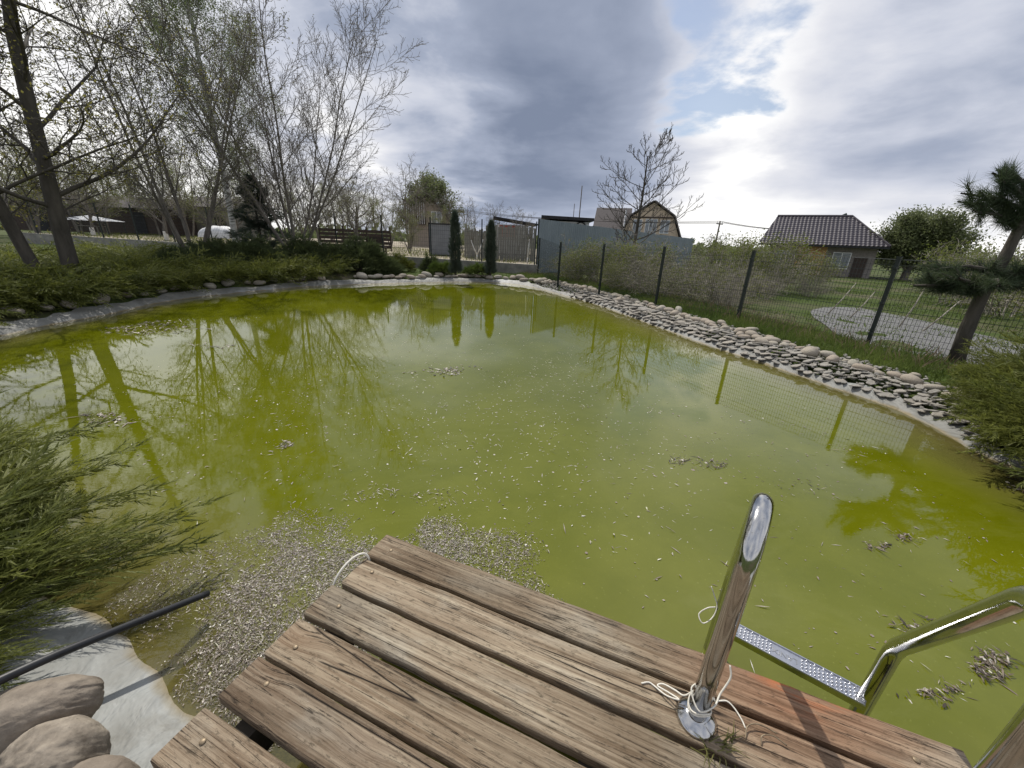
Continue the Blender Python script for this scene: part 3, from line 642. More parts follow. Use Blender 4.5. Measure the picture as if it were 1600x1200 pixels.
# string tied round the ladder post, loop at the deck corner
def rope(name, pts, r, label, m=STRING, seg=8, cat='string'):
    P = [np.array(p, float) for p in pts]; P = [2 * P[0] - P[1]] + P + [2 * P[-1] - P[-2]]; out = []
    for i_ in range(1, len(P) - 2):
        a, b_, c, d = P[i_ - 1:i_ + 3]
        for k in range(seg):
            t = k / seg; out.append(.5 * (2 * b_ + (c - a) * t + (2 * a - 5 * b_ + 4 * c - d) * t * t + (3 * b_ - a - 3 * c + d) * t ** 3))
    out.append(P[-2]); c0 = np.array(pts[0]); bb = B().tube(np.array(out) - c0, r, 6)
    return tag(bb.build(name, m, smooth=True, loc=c0), label, cat)
fx, fy = LF
def L3(s_, t_, z): p = LF + LS * s_ + LO * t_; return (p[0], p[1], z)
loop = [L3(-.0345 * math.cos(a), .0345 * math.sin(a) * 1.0, .455 + .012 * math.sin(2 * a) + .0015 * a) for a in np.linspace(0, 4.2 * math.pi, 26)]
rope('string', [L3(-.030, 0, .456)] + loop + [L3(-.05, .01, .452), L3(-.08, .02, .436), L3(-.12, .03, .415), L3(-.135, .015, .410), L3(-.10, .008, .422), L3(-.06, -.005, .44), L3(-.10, -.005, .42), L3(-.145, .01, .406), L3(-.165, .01, .405), L3(-.185, -.01, .405)], .0028, 'white string with trailing bow wound round the foot of the near ladder post')
rope('string', [L3(.036, .02, .50), L3(.0, .036, .53), L3(-.036, .0, .52), L3(0, -.036, .49), L3(.036, 0, .50), L3(.045, .05, .505), L3(.06, .09, .55), L3(.05, .11, .58)], .003, 'short white string knotted higher on the near ladder post')
rope('string', [L3(.05, .10, .407), L3(.075, .115, .412), L3(.10, .11, .408), L3(.125, .09, .405), L3(.14, .07, .404)], .0026, 'loose white string end lying on the deck behind the ladder post')
rope('string', [L3(-.03, .62, .30), L3(-.06, .60, .29), L3(-.085, .57, .26), L3(-.06, .55, .24), L3(-.03, .60, .25), L3(-.025, .64, .29), L3(-.05, .66, .33), L3(-.07, .67, .36)], .0028, 'white string loop hanging beside the left end of the ladder tread')
def DK(x_, y_, z): p = DO + E1 * x_ - E2 * 0 + np.array([-E1[1], E1[0]]) * y_; return (p[0], p[1], z)
rope('cord', [DK(.028, -.166, .36), DK(.022, -.166, .405), DK(.006, -.175, .428), DK(-.012, -.21, .435), DK(-.025, -.26, .425), DK(-.034, -.31, .395), DK(-.038, -.36, .33)], .0052, 'white plastic cord hooked over the left end of the second plank', cat='cord')

# grass tuft growing through the gap at the ladder foot, two rusty wire hooks
tp_ = at_z(1118, 1165, .40); tf = thing('grass_tuft', 'yellow green grass tuft growing through the deck gap at the ladder foot', 'grass tuft', tp_); TR = random.Random(3); b = B()
for k in range(26):
    a = TR.uniform(0, 6.28); L = TR.uniform(.03, .10); q = np.array([TR.gauss(0, .022), TR.gauss(0, .018), -.01]); d = np.array([math.cos(a) * L, math.sin(a) * L, TR.uniform(.004, .035)]); b.tube([q, q + d * .5 + np.array([0, 0, .014]), q + d], [.0022, .0018, .0006], 4, False)
b.build('blades', leafy('dry_green_tuft', (.13, .13, .035), (.24, .22, .08), .3, 9.0), tf)
h0 = at_z(1165, 1155, .402); h1 = at_z(1190, 1165, .402)
rope('wire_hook', [h0, h0 + np.array([.02, .03, .012]), h0 + np.array([.06, .035, .016]), h0 + np.array([.11, .015, .008])], .0022, 'rusty bent wire lying on the deck right of the ladder foot, the farther one', BRASS, cat='wire')
rope('wire_hook', [h1, h1 + np.array([.01, .02, .012]), h1 + np.array([.045, .02, .015]), h1 + np.array([.08, .0, .006])], .0022, 'rusty bent wire lying on the deck right of the ladder foot, the nearer one', BRASS, cat='wire')
# black pipe over the boulder
pe = at_z(325, 927, .12); ps = np.array([-1.78, .80, .41])
rope('drain_pipe', [ps + (ps - pe) * .55 + np.array([0, 0, -.02]), ps + (ps - pe) * .25, ps, ps * .72 + pe * .28 + np.array([0, 0, .012]), ps * .4 + pe * .6 + np.array([0, 0, .008]), pe], .0175, 'black plastic pipe reaching from the boulders out over the pond', RUBBER, cat='pipe')

# ------------------------------------------------------------------ fence on the right, mesh and posts
def wire_panel(parent, a, b_, z0a, z0b, h, vs_, hs, r):
    a = np.array(a); b_ = np.array(b_); L = np.linalg.norm(b_ - a); bb = B(); nv = max(2, int(L / vs_))
    for q in range(nv + 1):
        f = q / nv; p = a + (b_ - a) * f; z0 = z0a + (z0b - z0a) * f; bb.tube([(p[0], p[1], z0), (p[0], p[1], z0 + h)], r, 3, False)
    for q in range(int(h / hs) + 1):
        z = min(q * hs, h); bb.tube([(a[0], a[1], z0a + z), (b_[0], b_[1], z0b + z)], r * (1.7 if (q % 7 == 0 or z > h - .05) else 1), 3, False)
    return bb.build('wire_mesh', FENCEM, parent)
fpos = [(6.55 - 1.22 * k, 7.02 + 2.21 * k) for k in (-1, 0, 1, 2, 3, 4)] + [(1.05, 19.75)]
fbase = [max(.26, min(.34, on_ground(*p) + .02)) for p in fpos]; fbase[-1] = .55
fence = thing('mesh_fence', 'dark wire mesh fence on posts along the stony right bank', 'fence')
for k, p in enumerate(fpos):
    htop = 1.86 if k < 6 else 2.0
    bb = B().box((p[0], p[1], htop / 2), (.055, .055, htop), rotz(math.atan2(2.21, -1.22))); bb.box((p[0], p[1], htop + .012), (.068, .068, .02), rotz(math.atan2(2.21, -1.22)))
    po = bb.build('post', FENCEM, fence)
    for zz in (.55, 1.1, 1.7): B().box((p[0] - .03, p[1] - .02, zz), (.05, .07, .035), rotz(math.atan2(2.21, -1.22))).build('clamp', FENCEM, po)
    if k < len(fpos) - 1: wire_panel(fence, np.array(p) + .0, fpos[k + 1], fbase[k], fbase[k + 1], 1.84 - fbase[k] if k < 5 else 1.5, .052 if k < 4 else .075, .095, .0032)

# ------------------------------------------------------------------ concrete wall with its fence, left and far end
wl = thing('concrete_wall', 'low grey concrete retaining wall behind the far end of the pond', 'wall')
nW = 14
for k in range(nW):
    a = WA + (WB - WA) * (k / nW); c = WA + (WB - WA) * ((k + 1) / nW) - wd * .012; tz0, tz1 = wall_top(a[0]), wall_top(c[0]); t2 = wn * .24
    V = [(a[0], a[1], .0), (c[0], c[1], .0), (c[0] + t2[0], c[1] + t2[1], 0), (a[0] + t2[0], a[1] + t2[1], 0), (a[0], a[1], tz0), (c[0], c[1], tz1), (c[0] + t2[0], c[1] + t2[1], tz1), (a[0] + t2[0], a[1] + t2[1], tz0)]
    B().add(V, [[0, 3, 2, 1], [4, 5, 6, 7], [0, 1, 5, 4], [1, 2, 6, 5], [2, 3, 7, 6], [3, 0, 4, 7]]).build('wall_section', CONC, wl)
wf_ = thing('mesh_fence', 'dark wire mesh fence standing on top of the concrete wall', 'fence')
wp = [WA + wd * s_ + wn * .12 for s_ in np.arange(.15, 35.5, 2.75)]
for k, p in enumerate(wp):
    z0 = wall_top(p[0]); B().box((p[0], p[1], z0 + 1.0), (.055, .055, 2.0)).build('post', FENCEM, wf_)
    if k < len(wp) - 1: wire_panel(wf_, p, wp[k + 1], z0 + .06, wall_top(wp[k + 1][0]) + .06, 1.86, .11, .19, .0036)

# ------------------------------------------------------------------ trees
def tree_mesh(seed, P):
    """P: stems, height, r, and per level (children, spread deg, length ratio, radius ratio, upward pull, segs)"""
    rr = random.Random(seed); wood = B(); twigs = B(); tips = []
    lv = P['levels']; nl = len(lv)
    def grow(p, d, L, r, lev):
        nseg, wig, pull = P['shape'][min(lev, len(P['shape']) - 1)]
        pts = [p]; q = p.copy(); dd = d.copy()
        for k in range(nseg):
            dd = dd + np.array([rr.gauss(0, wig), rr.gauss(0, wig), rr.gauss(0, wig) + pull]); dd /= np.linalg.norm(dd); q = q + dd * (L / nseg); pts.append(q.copy())
        rad = np.linspace(r, max(r * P.get('taper', .35), P.get('rmin', .003)), nseg + 1)
        if lev <= 1: wood.tube(pts, rad, 9 if lev == 0 else 6, False)
        else: twigs.tube(pts, rad, 4 if lev == 2 else 3, False)
        if lev >= nl:
            tips.extend(pts[1:]); return
        cn, sp, lr, rrr, start = lv[lev]
        for c in range(cn):
            f = start + (1 - start) * (c + rr.uniform(.1, .9)) / cn; i_ = min(int(f * nseg), nseg - 1); fr = f * nseg - i_
            pos = pts[i_] * (1 - fr) + pts[i_ + 1] * fr; ax = pts[i_ + 1] - pts[i_]; ax /= np.linalg.norm(ax)
            az = c * 2.4 + rr.uniform(-.5, .5); t1_ = np.cross(ax, [0, 0, 1.0] if abs(ax[2]) < .95 else [1.0, 0, 0]); t1_ /= np.linalg.norm(t1_); t2_ = np.cross(ax, t1_)
            s_ = math.radians(sp * rr.uniform(.7, 1.3)); nd = ax * math.cos(s_) + (t1_ * math.cos(az) + t2_ * math.sin(az)) * math.sin(s_)
            rad_here = r * (1 - f) + r * P.get('taper', .35) * f
            grow(pos, nd, L * lr * rr.uniform(.7, 1.2) * (1.0 - P.get('tipfall', .45) * f), max(rad_here * rrr, P.get('rmin', .003)), lev + 1)
        tips.append(pts[-1])
    for k in range(P['stems']):
        a = k * 2 * math.pi / P['stems'] + rr.uniform(-.4, .4); ln = math.radians(P.get('lean', 0) * rr.uniform(.5, 1.2)); off = P.get('foot', 0.0)
        grow(np.array([off * math.cos(a), off * math.sin(a), -.05]), np.array([math.sin(ln) * math.cos(a), math.sin(ln) * math.sin(a), math.cos(ln)]), P['h'] * rr.uniform(.85, 1.05) if P['stems'] > 1 else P['h'], P['r'] * rr.uniform(.75, 1.1) if P['stems'] > 1 else P['r'], 0)
    return wood, twigs, np.array(tips)
LQ = np.array([[0, 0, 0], [.5, .28, .06], [1, 0, 0], [.5, -.28, .06]]); LFc = np.array([[0, 1, 2], [0, 2, 3]])
def leaves(tips, count, size, jit, seed=1, zmin=None):
    r = np.random.default_rng(seed); t = tips if zmin is None else tips[tips[:, 2] > zmin]
    p = t[r.integers(0, len(t), count)] + r.normal(0, jit, (count, 3)); b = B()
    return b.inst(LQ, LFc, p, rand_rot(count, r), r.uniform(.6, 1.3, count) * size)
def tree(name, label, loc, seed, P, bark, twigm, leafm=None, nleaf=0, lsize=.06, ljit=.08, rz=0.0, group='trees around the pond', cat='tree', lime=None, zmin=None):
    wd_, tw, tips = tree_mesh(seed, P); o = thing(name, label, cat, loc, rz, group)
    t = wd_.merge(tw).build('trunk', bark, o, smooth=True)
    if leafm: leaves(tips, nleaf, lsize, ljit, seed, zmin).build('crown', leafm, o)
    if lime: B().tube([(0, 0, 0), (0, 0, lime)], [P['r'] * 1.06 + .012, P['r'] * 1.0 + .012], 10, False).build('whitewash', LIME, o, smooth=True)
    return o
def at_depth(u, v, Y): p = at_y(u, v, Y); return p
BIG = dict(stems=2, h=11.5, r=.16, lean=4, foot=.26, taper=.22, rmin=.006, shape=[(11, .035, .02), (8, .10, .012), (6, .14, .01), (5, .2, .01), (4, .25, .0)],
           levels=[(24, 60, .40, .36, .10), (9, 45, .48, .5, .15), (6, 45, .5, .55, .1), (4, 45, .5, .6, .1)])
tree('broad_tree', 'large dark double trunked tree on the juniper bank at far left', (-11.6, 9.9, .35), 5, BIG, DARKBARK, TWIG, LEAF_OLD, 26000, .062, .12, rz=.6)
VASE2 = dict(stems=5, h=9.0, r=.07, lean=22, foot=.12, taper=.2, rmin=.006, tipfall=.5, shape=[(11, .04, .03), (6, .09, .05), (5, .12, .04), (4, .16, .02)],
             levels=[(15, 38, .34, .42, .18), (9, 40, .48, .5, .15), (6, 42, .5, .55, .1)])
tree('vase_tree', 'grey several stemmed tree with small pale buds beside the wall', (-12.4, 15.4, .4), 21, VASE2, BARK, TWIG, LEAF_PALE, 15000, .055, .09, rz=1.0)
VASE3 = dict(stems=8, h=9.6, r=.065, lean=31, foot=.05, taper=.2, rmin=.006, tipfall=.45, shape=[(11, .03, .035), (6, .07, .06), (5, .1, .05), (4, .14, .02)],
             levels=[(17, 36, .36, .42, .14), (10, 38, .45, .5, .12), (6, 40, .5, .55, .1)])
tree('vase_tree', 'bare fan shaped tree with fine purple grey twigs above the dark junipers', at_depth(463, 385, 18.5)[:2].tolist() + [.5], 33, VASE3, BARK, TWIG, LEAF_PALE, 3500, .045, .03, rz=.3)
BIRCH = dict(stems=1, h=16.5, r=.17, taper=.15, rmin=.006, tipfall=.5, shape=[(12, .02, .01), (7, .08, .03), (7, .12, -.16), (6, .1, -.30)],
             levels=[(32, 42, .30, .38, .20), (10, 45, .45, .45, .2), (7, 45, .75, .6, .15)])
bl = at_depth(368, 380, 23.0)
tree('birch_tree', 'tall birch with drooping twigs and light green young leaves', (bl[0], bl[1], .8), 41, BIRCH, BIRCHB, TWIG, LEAF_BIRCH, 70000, .075, .13, rz=0)
ASH = dict(stems=1, h=5.7, r=.115, taper=.2, rmin=.009, tipfall=.52, shape=[(10, .02, .01), (7, .05, .075), (5, .08, .12), (4, .1, .12)],
           levels=[(24, 68, .58, .40, .2), (9, 44, .45, .55, .25), (6, 36, .45, .65, .2)])
al = at_depth(988, 400, 21.0)
tree('ash_tree', 'leafless ash tree with upturned twigs before the tan house', (al[0], al[1], .2), 52, ASH, DARKBARK, TWIG, rz=.7)
# background garden trees, two bare and one budding kind reused
FRUIT = dict(stems=1, h=2.6, r=.11, taper=.45, rmin=.006, tipfall=.3, shape=[(6, .06, .0), (7, .1, .05), (6, .14, .05), (5, .18, .03)],
             levels=[(9, 55, .85, .5, .35), (8, 45, .5, .5, .15), (6, 45, .5, .55, .1)])
WILD = dict(stems=3, h=5.2, r=.08, lean=12, foot=.12, taper=.25, rmin=.007, tipfall=.4, shape=[(8, .06, .03), (6, .1, .04), (5, .15, .03), (4, .2, .0)],
            levels=[(11, 40, .45, .45, .15), (7, 42, .5, .5, .12), (5, 45, .5, .6, .1)])
GR = 'garden trees behind the wall'
def yardz(x, y): return wall_top(min(1.0, max(-34, x))) - .05
f0l = at_depth(612, 385, 23.5); fr = tree('fruit_tree', 'whitewashed fruit tree beside the brown slatted fence', (f0l[0] - 2.0, f0l[1], yardz(*f0l[:2])), 61, FRUIT, BARK, TWIG, LEAF_PALE, 3500, .045, .06, group=GR, lime=.55)
w0l = at_depth(640, 380, 34); wt = tree('wild_tree', 'tall thin bare tree left of the brown gabled house', (w0l[0], w0l[1], .9), 67, WILD, BARK, TWIG, LEAF_PALE, 1500, .05, .06, group=GR)
g0l = at_depth(170, 370, 33); gt = tree('garden_tree', 'budding yellow green tree behind the white garden canopy', (g0l[0], g0l[1], 1.0), 71, WILD, BARK, TWIG, LEAF_NEW, 7000, .07, .10, group=GR)
def cp(src, u, Y, rz, label, sc): p = at_depth(u, 378, Y); return copy_tree(src, (p[0], p[1], yardz(p[0], Y)), rz, label, sc, GR)
cp(fr, 262, 27.5, 1.1, 'whitewashed forked fruit tree left of the white tarpaulin', 1.05)
cp(fr, 150, 29.0, 2.3, 'fruit tree with pale trunk beside the white canopy', 1.0)
cp(fr, 375, 26.0, 3.0, 'fruit tree just right of the white tarpaulin', .95)
cp(fr, 500, 25.5, 4.1, 'fruit tree with pale trunk at the left end of the slatted fence', .8)
cp(fr, 30, 30.0, .4, 'fruit tree at the left edge behind the dark double trunk', 1.2)
cp(wt, 60, 38.0, 1.3, 'bare tree far behind the double trunked tree', 1.5)
cp(wt, 210, 42.0, 2.2, 'bare tree far behind the garden canopy', 1.4)
cp(wt, 300, 37.0, .6, 'bare tree behind the vase shaped tree', 1.2)
cp(wt, 420, 40.0, 2.9, 'bare tree behind the birch', 1.3)
cp(wt, 540, 36.0, 3.8, 'bare tree behind the slatted fence', 1.0)
cp(wt, 735, 32.0, 4.4, 'bare sapling thicket right of the grey sheet gate', .62)
cp(wt, 772, 33.0, 1.9, 'bare saplings behind the grey board fence', .6)
cp(gt, 20, 34.0, .9, 'budding tree at the left edge of the garden', 1.35)
cp(gt, 110, 44.0, 2.0, 'tall budding tree far left in the garden', 1.5)
cp(gt, 255, 36.0, 3.1, 'budding tree in the middle of the garden', 1.1)
cp(gt, 345, 33.0, 4.2, 'budding tree left of the birch trunk', .9)
cp(gt, 480, 31.0, 5.0, 'budding tree right of the spruce', .75)
cp(gt, 560, 30.0, .2, 'budding tree over the brown slatted fence', .7)
cp(gt, 610, 38.0, 1.5, 'budding tree behind the brown bench', .75)
cp(gt, 640, 27.0, 3.6, 'low budding bush right of the brown bench', .42)
cp(gt, 690, 29.0, 1.1, 'budding bush before the brown gabled house', .5)
cp(gt, 725, 26.5, 5.8, 'small budding bush behind the taller thuja', .38)
cp(wt, 815, 27.5, 3.0, 'bare twiggy shrub over the right end of the board fence', .5)
cp(gt, 65, 29.0, 2.7, 'low budding tree behind the wall at far left', .85)
cp(wt, 130, 35.0, 3.3, 'bare tree right of the white canopy', 1.1)
cp(gt, 200, 50.0, 5.2, 'farthest budding tree above the dark shed', 1.6)
cp(gt, 310, 47.0, .5, 'far budding tree behind the several stemmed tree', 1.4)
cp(gt, 395, 46.0, 1.2, 'far budding tree right of the birch trunk', 1.3)
cp(wt, 455, 34.0, 5.5, 'bare tree behind the fan shaped tree', .9)
cp(gt, 520, 45.0, 2.4, 'far budding tree right of the fan shaped tree', 1.1)
cp(wt, 590, 44.0, .1, 'far bare tree over the garden bench', 1.0)
cp(wt, 700, 40.0, 2.8, 'bare tree just right of the brown gabled house', .8)
# big green tree and dark pine clump far off
ROUND = dict(stems=1, h=4.0, r=.3, taper=.5, rmin=.02, tipfall=.2, shape=[(6, .04, 0), (6, .1, .05), (5, .14, .04), (4, .2, .0)], levels=[(14, 60, .75, .45, .2), (9, 48, .5, .5, .2), (7, 48, .5, .5, .15)])
rl_ = at_depth(1425, 400, 36); tree('willow_tree', 'large rounded green tree right of the tiled roof house', (rl_[0], rl_[1], -.4), 81, ROUND, BARK, TWIG, LEAF_DARK, 60000, .19, .30, group='far trees', rz=2.0)
rl2 = at_depth(668, 370, 46); tree('round_tree', 'dark rounded tree beside the brown gabled house', (rl2[0], rl2[1], .8), 83, dict(ROUND, h=5.2), BARK, TWIG, LEAF_DARK, 16000, .2, .25, group='far trees')

# ------------------------------------------------------------------ conifers
def cone_foliage(seed, h, r0, n, needle, shape, droop=.2):
    r = np.random.default_rng(seed); b = B(); pos = []; dirs = []
    t = r.uniform(0, 1, n) ** .8; a = r.uniform(0, 2 * math.pi, n); rad = shape(t) * r0 * np.sqrt(r.uniform(.35, 1.0, n)) * (1 + .18 * np.sin(a * 3 + t * 20))
    P = np.stack([np.cos(a) * rad, np.sin(a) * rad, t * h], -1)
    D = np.stack([np.cos(a), np.sin(a), np.full(n, -droop) + r.normal(0, .25, n)], -1) + r.normal(0, .3, (n, 3)); D /= np.linalg.norm(D, axis=1)[:, None]
    return needle_spray(b, P, D, needle, r)
def needle_spray(b, P, D, size, r, a=None):
    n = len(P); U = np.cross(D, np.array([0, 0, 1.0])[None] + r.normal(0, .3, (n, 3))); U /= np.linalg.norm(U, axis=1)[:, None] + 1e-9; W = np.cross(D, U)
    R = np.stack([D, U, W], -1)
    V = np.array([[0, 0, 0], [.9, .05, .02], [.15, 0, 0], [.75, .30, .04], [.15, 0, .0], [.75, -.30, .04], [.3, 0, 0], [1.0, -.02, .0], [.28, .04, 0], [.55, .32, -.06], [.28, -.04, 0], [.55, -.32, -.06]])
    Vq = []; F = []
    segs = [((0, 0, 0), (1, 0, 0), .035), ((.15, 0, 0), (.7, .32, .05), .03), ((.15, 0, 0), (.7, -.32, .05), .03), ((.4, 0, 0), (.95, .22, .0), .028), ((.4, 0, 0), (.95, -.22, 0), .028), ((.05, 0, 0), (.45, .28, -.08), .028), ((.05, 0, 0), (.45, -.28, -.08), .028)]
    for (p, q, w_) in segs:
        p = np.array(p, float); q = np.array(q, float); d = q - p; s_ = np.cross(d, [0, 0, 1.0]); s_ = s_ / np.linalg.norm(s_) * w_; i_ = len(Vq); Vq += [p + s_, p - s_, q]; F.append([i_, i_ + 1, i_ + 2])
        up_ = np.array([0, 0, w_]); i_ = len(Vq); Vq += [p + up_, p - up_, q]; F.append([i_, i_ + 1, i_ + 2])
    return b.inst(np.array(Vq), np.array(F), P, R, r.uniform(.7, 1.3, n) * size, a)
sp = at_depth(412, 398, 19.0); spo = thing('spruce_tree', 'dark blue green spruce between the birch and the bare fan tree', 'tree', (sp[0], sp[1], .4), 0, 'conifers')
B().tube([(0, 0, 0), (0, 0, 3.4)], [.09, .02], 8).build('trunk', DARKBARK, spo, smooth=True)
cone_foliage(91, 3.7, 1.7, 3000, .28, lambda t: (1 - t) ** .7 * (.62 + .38 * np.sin(t * 24)), .0).build('crown', SPRUCE, spo)
for k, (u, v, lab, hh) in enumerate([(712, 430, 'narrow dark columnar thuja, the taller left one of two before the wall', 2.6), (766, 430, 'narrow columnar thuja, the shorter right one before the wall', 2.3)]):
    p = at_z(u, v, .3); o = thing('columnar_thuja', lab, 'thuja', p, 0, 'columnar thujas')
    B().tube([(0, 0, 0), (0, 0, hh * .9)], [.05, .012], 7).build('trunk', DARKBARK, o, smooth=True)
    r = np.random.default_rng(95 + k); n = 2400; t = r.uniform(.03, 1, n); a = r.uniform(0, 6.283, n); rad = .24 * (1 - t ** 3) ** .6 * (.45 + .6 * r.uniform(0, 1, n)) * (1 + .2 * np.sin(t * 17 + a * 2))
    P = np.stack([np.cos(a) * rad, np.sin(a) * rad, t * hh], -1); D = np.stack([np.cos(a) * .4, np.sin(a) * .4, np.full(n, 1.0)], -1) + r.normal(0, .3, (n, 3)); D /= np.linalg.norm(D, axis=1)[:, None]
    needle_spray(B(), P, D, .15, r).build('crown', SPRUCE, o)
# pine at the right edge: bare lower trunk, clustered long needles
pine = thing('pine_tree', 'pine with a bare leaning trunk and long needles at the right fence', 'tree', (7.08, 5.97, .28), 0, 'conifers')
pz = [(0, 0, 0), (-.05, .02, .55), (-.08, 0, 1.1), (.0, .0, 1.7), (.02, .02, 2.25), (-.1, .03, 2.7), (-.25, .0, 3.0)]
pr = random.Random(17); limbs = B().tube(pz, [.105, .09, .08, .07, .05, .035, .018], 10); tufts = []
def limb(p0, p1, r_):
    p0 = np.array(p0); p1 = np.array(p1); m_ = (p0 + p1) / 2 + np.array([0, 0, .06]); limbs.tube([p0, m_, p1], [r_, r_ * .75, r_ * .4], 5, False)
    dv = p1 - p0; L = np.linalg.norm(dv)
    for k in range(int(5 + L * 7)):
        f = pr.uniform(.3, 1.05); q = p0 + dv * f + np.array([pr.gauss(0, .10), pr.gauss(0, .10), pr.gauss(.04, .08)]); b0 = p0 + dv * max(.1, f - .22); limbs.tube([b0, q], [r_ * .4, r_ * .25], 4, False)
        dd = q - b0; tufts.append((q, dd / (np.linalg.norm(dd) + 1e-9)))
for p0, p1 in [((-.08, 0, 1.1), (-.75, -.2, 1.35)), ((-.06, 0, 1.15), (-1.0, .15, 1.20)), ((-.06, 0, 1.2), (-.55, .5, 1.25)), ((-.04, 0, 1.25), (.7, -.2, 1.35)), ((-.04, 0, 1.3), (-.55, -.55, 1.28)), ((0, 0, 1.4), (.6, .5, 1.5)), ((0, 0, 1.45), (-.7, .2, 1.45)), ((-.03, 0, 1.4), (.2, -.7, 1.45)),
               ((.02, 0, 2.2), (-.85, -.1, 2.42)), ((0, 0, 2.35), (-.75, .25, 2.62)), ((-.05, 0, 2.5), (-1.0, .0, 2.72)), ((-.1, 0, 2.65), (-.8, -.1, 3.05)), ((-.25, 0, 2.95), (-.55, .1, 3.15)), ((-.1, 0, 2.6), (.35, .1, 2.95)), ((0, 0, 2.3), (.6, -.2, 2.6)), ((-.05, 0, 2.45), (-.1, -.6, 2.7)), ((.02, 0, 2.1), (.75, .2, 2.3))]: limb(p0, p1, .035)
def squash(p): p = np.array(p, float); p[..., 2] = np.where(p[..., 2] > 1.7, 1.7 + (p[..., 2] - 1.7) * .74, p[..., 2]); return p
limbs.V = [squash(v_) for v_ in limbs.V]; tufts = [(squash(q), d) for q, d in tufts]
limbs.build('trunk', DARKBARK, pine, smooth=True)
r = np.random.default_rng(18); P = []; D = []
for q, d in tufts:
    k = 130; nd = r.normal(0, .52, (k, 3)) + d; nd /= np.linalg.norm(nd, axis=1)[:, None]; P.append(np.repeat(q[None], k, 0) - d * r.uniform(0, .34, (k, 1)) + r.normal(0, .015, (k, 3))); D.append(nd)
P = np.concatenate(P); D = np.concatenate(D); n = len(P); U = np.cross(D, r.normal(size=(n, 3))); U /= np.linalg.norm(U, axis=1)[:, None]; R = np.stack([D, U, np.cross(D, U)], -1)
B().inst(np.array([[0, .018, 0], [0, -.018, 0], [1, 0, .03]]), np.array([[0, 1, 2]]), P, R, r.uniform(.13, .21, n)).build('crown', PINE, pine)

# ------------------------------------------------------------------ junipers
def frond_template(seed, nside=30, needles=11, wdt=.0042, sl=.20):
    """a feathery plume along +x; returns V, F and the age (0 stem .. 1 tip)"""
    r = random.Random(seed); V = []; F = []; A = []
    def strip(p, q, w_, a0, a1):
        d = q - p; s_ = np.cross(d, [r.gauss(0, .6), r.gauss(0, .6), 1.0]); ln = np.linalg.norm(s_); s_ = (s_ / ln if ln > 1e-9 else np.array([0, 1.0, 0])) * w_; i_ = len(V)
        V.extend([p + s_, p - s_, q]); A.extend([a0, a0, a1]); F.append([i_, i_ + 1, i_ + 2])
    strip(np.array([0, 0, 0.0]), np.array([1.0, 0, 0]), .010, 0, 0); strip(np.array([0, 0, 0.0]), np.array([1.0, 0, 0]), .010, 0, 0)
    for k in range(nside):
        f = .10 + .88 * (k + .5) / nside; side = 1 if k % 2 else -1; L = (sl * (1 - f) ** .7 + .06) * r.uniform(.7, 1.3); an = math.radians(r.uniform(18, 42)); az = r.uniform(-.9, .9)
        d = np.array([math.cos(an), side * math.sin(an) * math.cos(az), math.sin(an) * math.sin(az) + .12]); d /= np.linalg.norm(d); p = np.array([f, 0, 0]); q = p + d * L; strip(p, q, wdt, f * .2, .5)
        for j_ in range(needles):
            g_ = (j_ + .4) / needles; b0 = p + (q - p) * g_; ll = .050 * (1.2 - .6 * g_) * r.uniform(.6, 1.4)
            nd = d * .95 + np.array([r.gauss(0, .38), r.gauss(0, .38), r.gauss(.08, .38)]); nd /= np.linalg.norm(nd); strip(b0, b0 + nd * ll, wdt, g_ * .4, g_ * f)
        strip(q - d * .02, q + d * .05, wdt, .5, f)
    for j_ in range(14):
        f = .6 + .028 * j_; d = np.array([.9, r.uniform(-.35, .35), r.uniform(-.2, .4)]); strip(np.array([f, 0, 0]), np.array([f, 0, 0]) + d * .07, wdt, .5, f)
    return np.array(V), np.array(F), np.array(A)
FT = [frond_template(q) for q in (1, 2, 3, 4, 8)]
FTL = [frond_template(q, 14, 5, .011, .30) for q in (5, 6, 7)]
def to_px(p):
    q = np.array(p, float) - np.array([0, 0, EYE]); z = q @ _fw
    return 800 + FPX * (q @ _rt) / z, 600 - FPX * (q @ _up) / z
def in_poly(u, v, poly):
    ins = False
    for (ax, ay), (bx, by) in zip(poly, poly[1:] + poly[:1]):
        if (ay > v) != (by > v) and u < ax + (v - ay) * (bx - ax) / (by - ay): ins = not ins
    return ins
def frond(b, tpl, p0, heading, L, el0, el1, width=1.0, roll=0.0, tipk=1.0):
    V, F, A = tpl; x = V[:, 0]; y_ = V[:, 1] * width; z = V[:, 2] * width
    el = el0 + (el1 - el0) * x; k = 24; xs = np.linspace(0, 1.15, k); e = el0 + (el1 - el0) * xs; cx = np.concatenate([[0], np.cumsum(np.cos(e[:-1]) * (xs[1] - xs[0]))]); cz = np.concatenate([[0], np.cumsum(np.sin(e[:-1]) * (xs[1] - xs[0]))])
    hx = np.interp(x, xs, cx); hz = np.interp(x, xs, cz); y2 = y_ * math.cos(roll) - z * math.sin(roll); z2 = y_ * math.sin(roll) + z * math.cos(roll)
    X = (hx - z2 * np.sin(el)) * L; Z = (hz + z2 * np.cos(el)) * L; Y = y2 * L; c, s_ = math.cos(heading), math.sin(heading)
    b.add(np.stack([X * c - Y * s_, X * s_ + Y * c, Z], -1) + np.array(p0), F, A * tipk)
JR = random.Random(23)
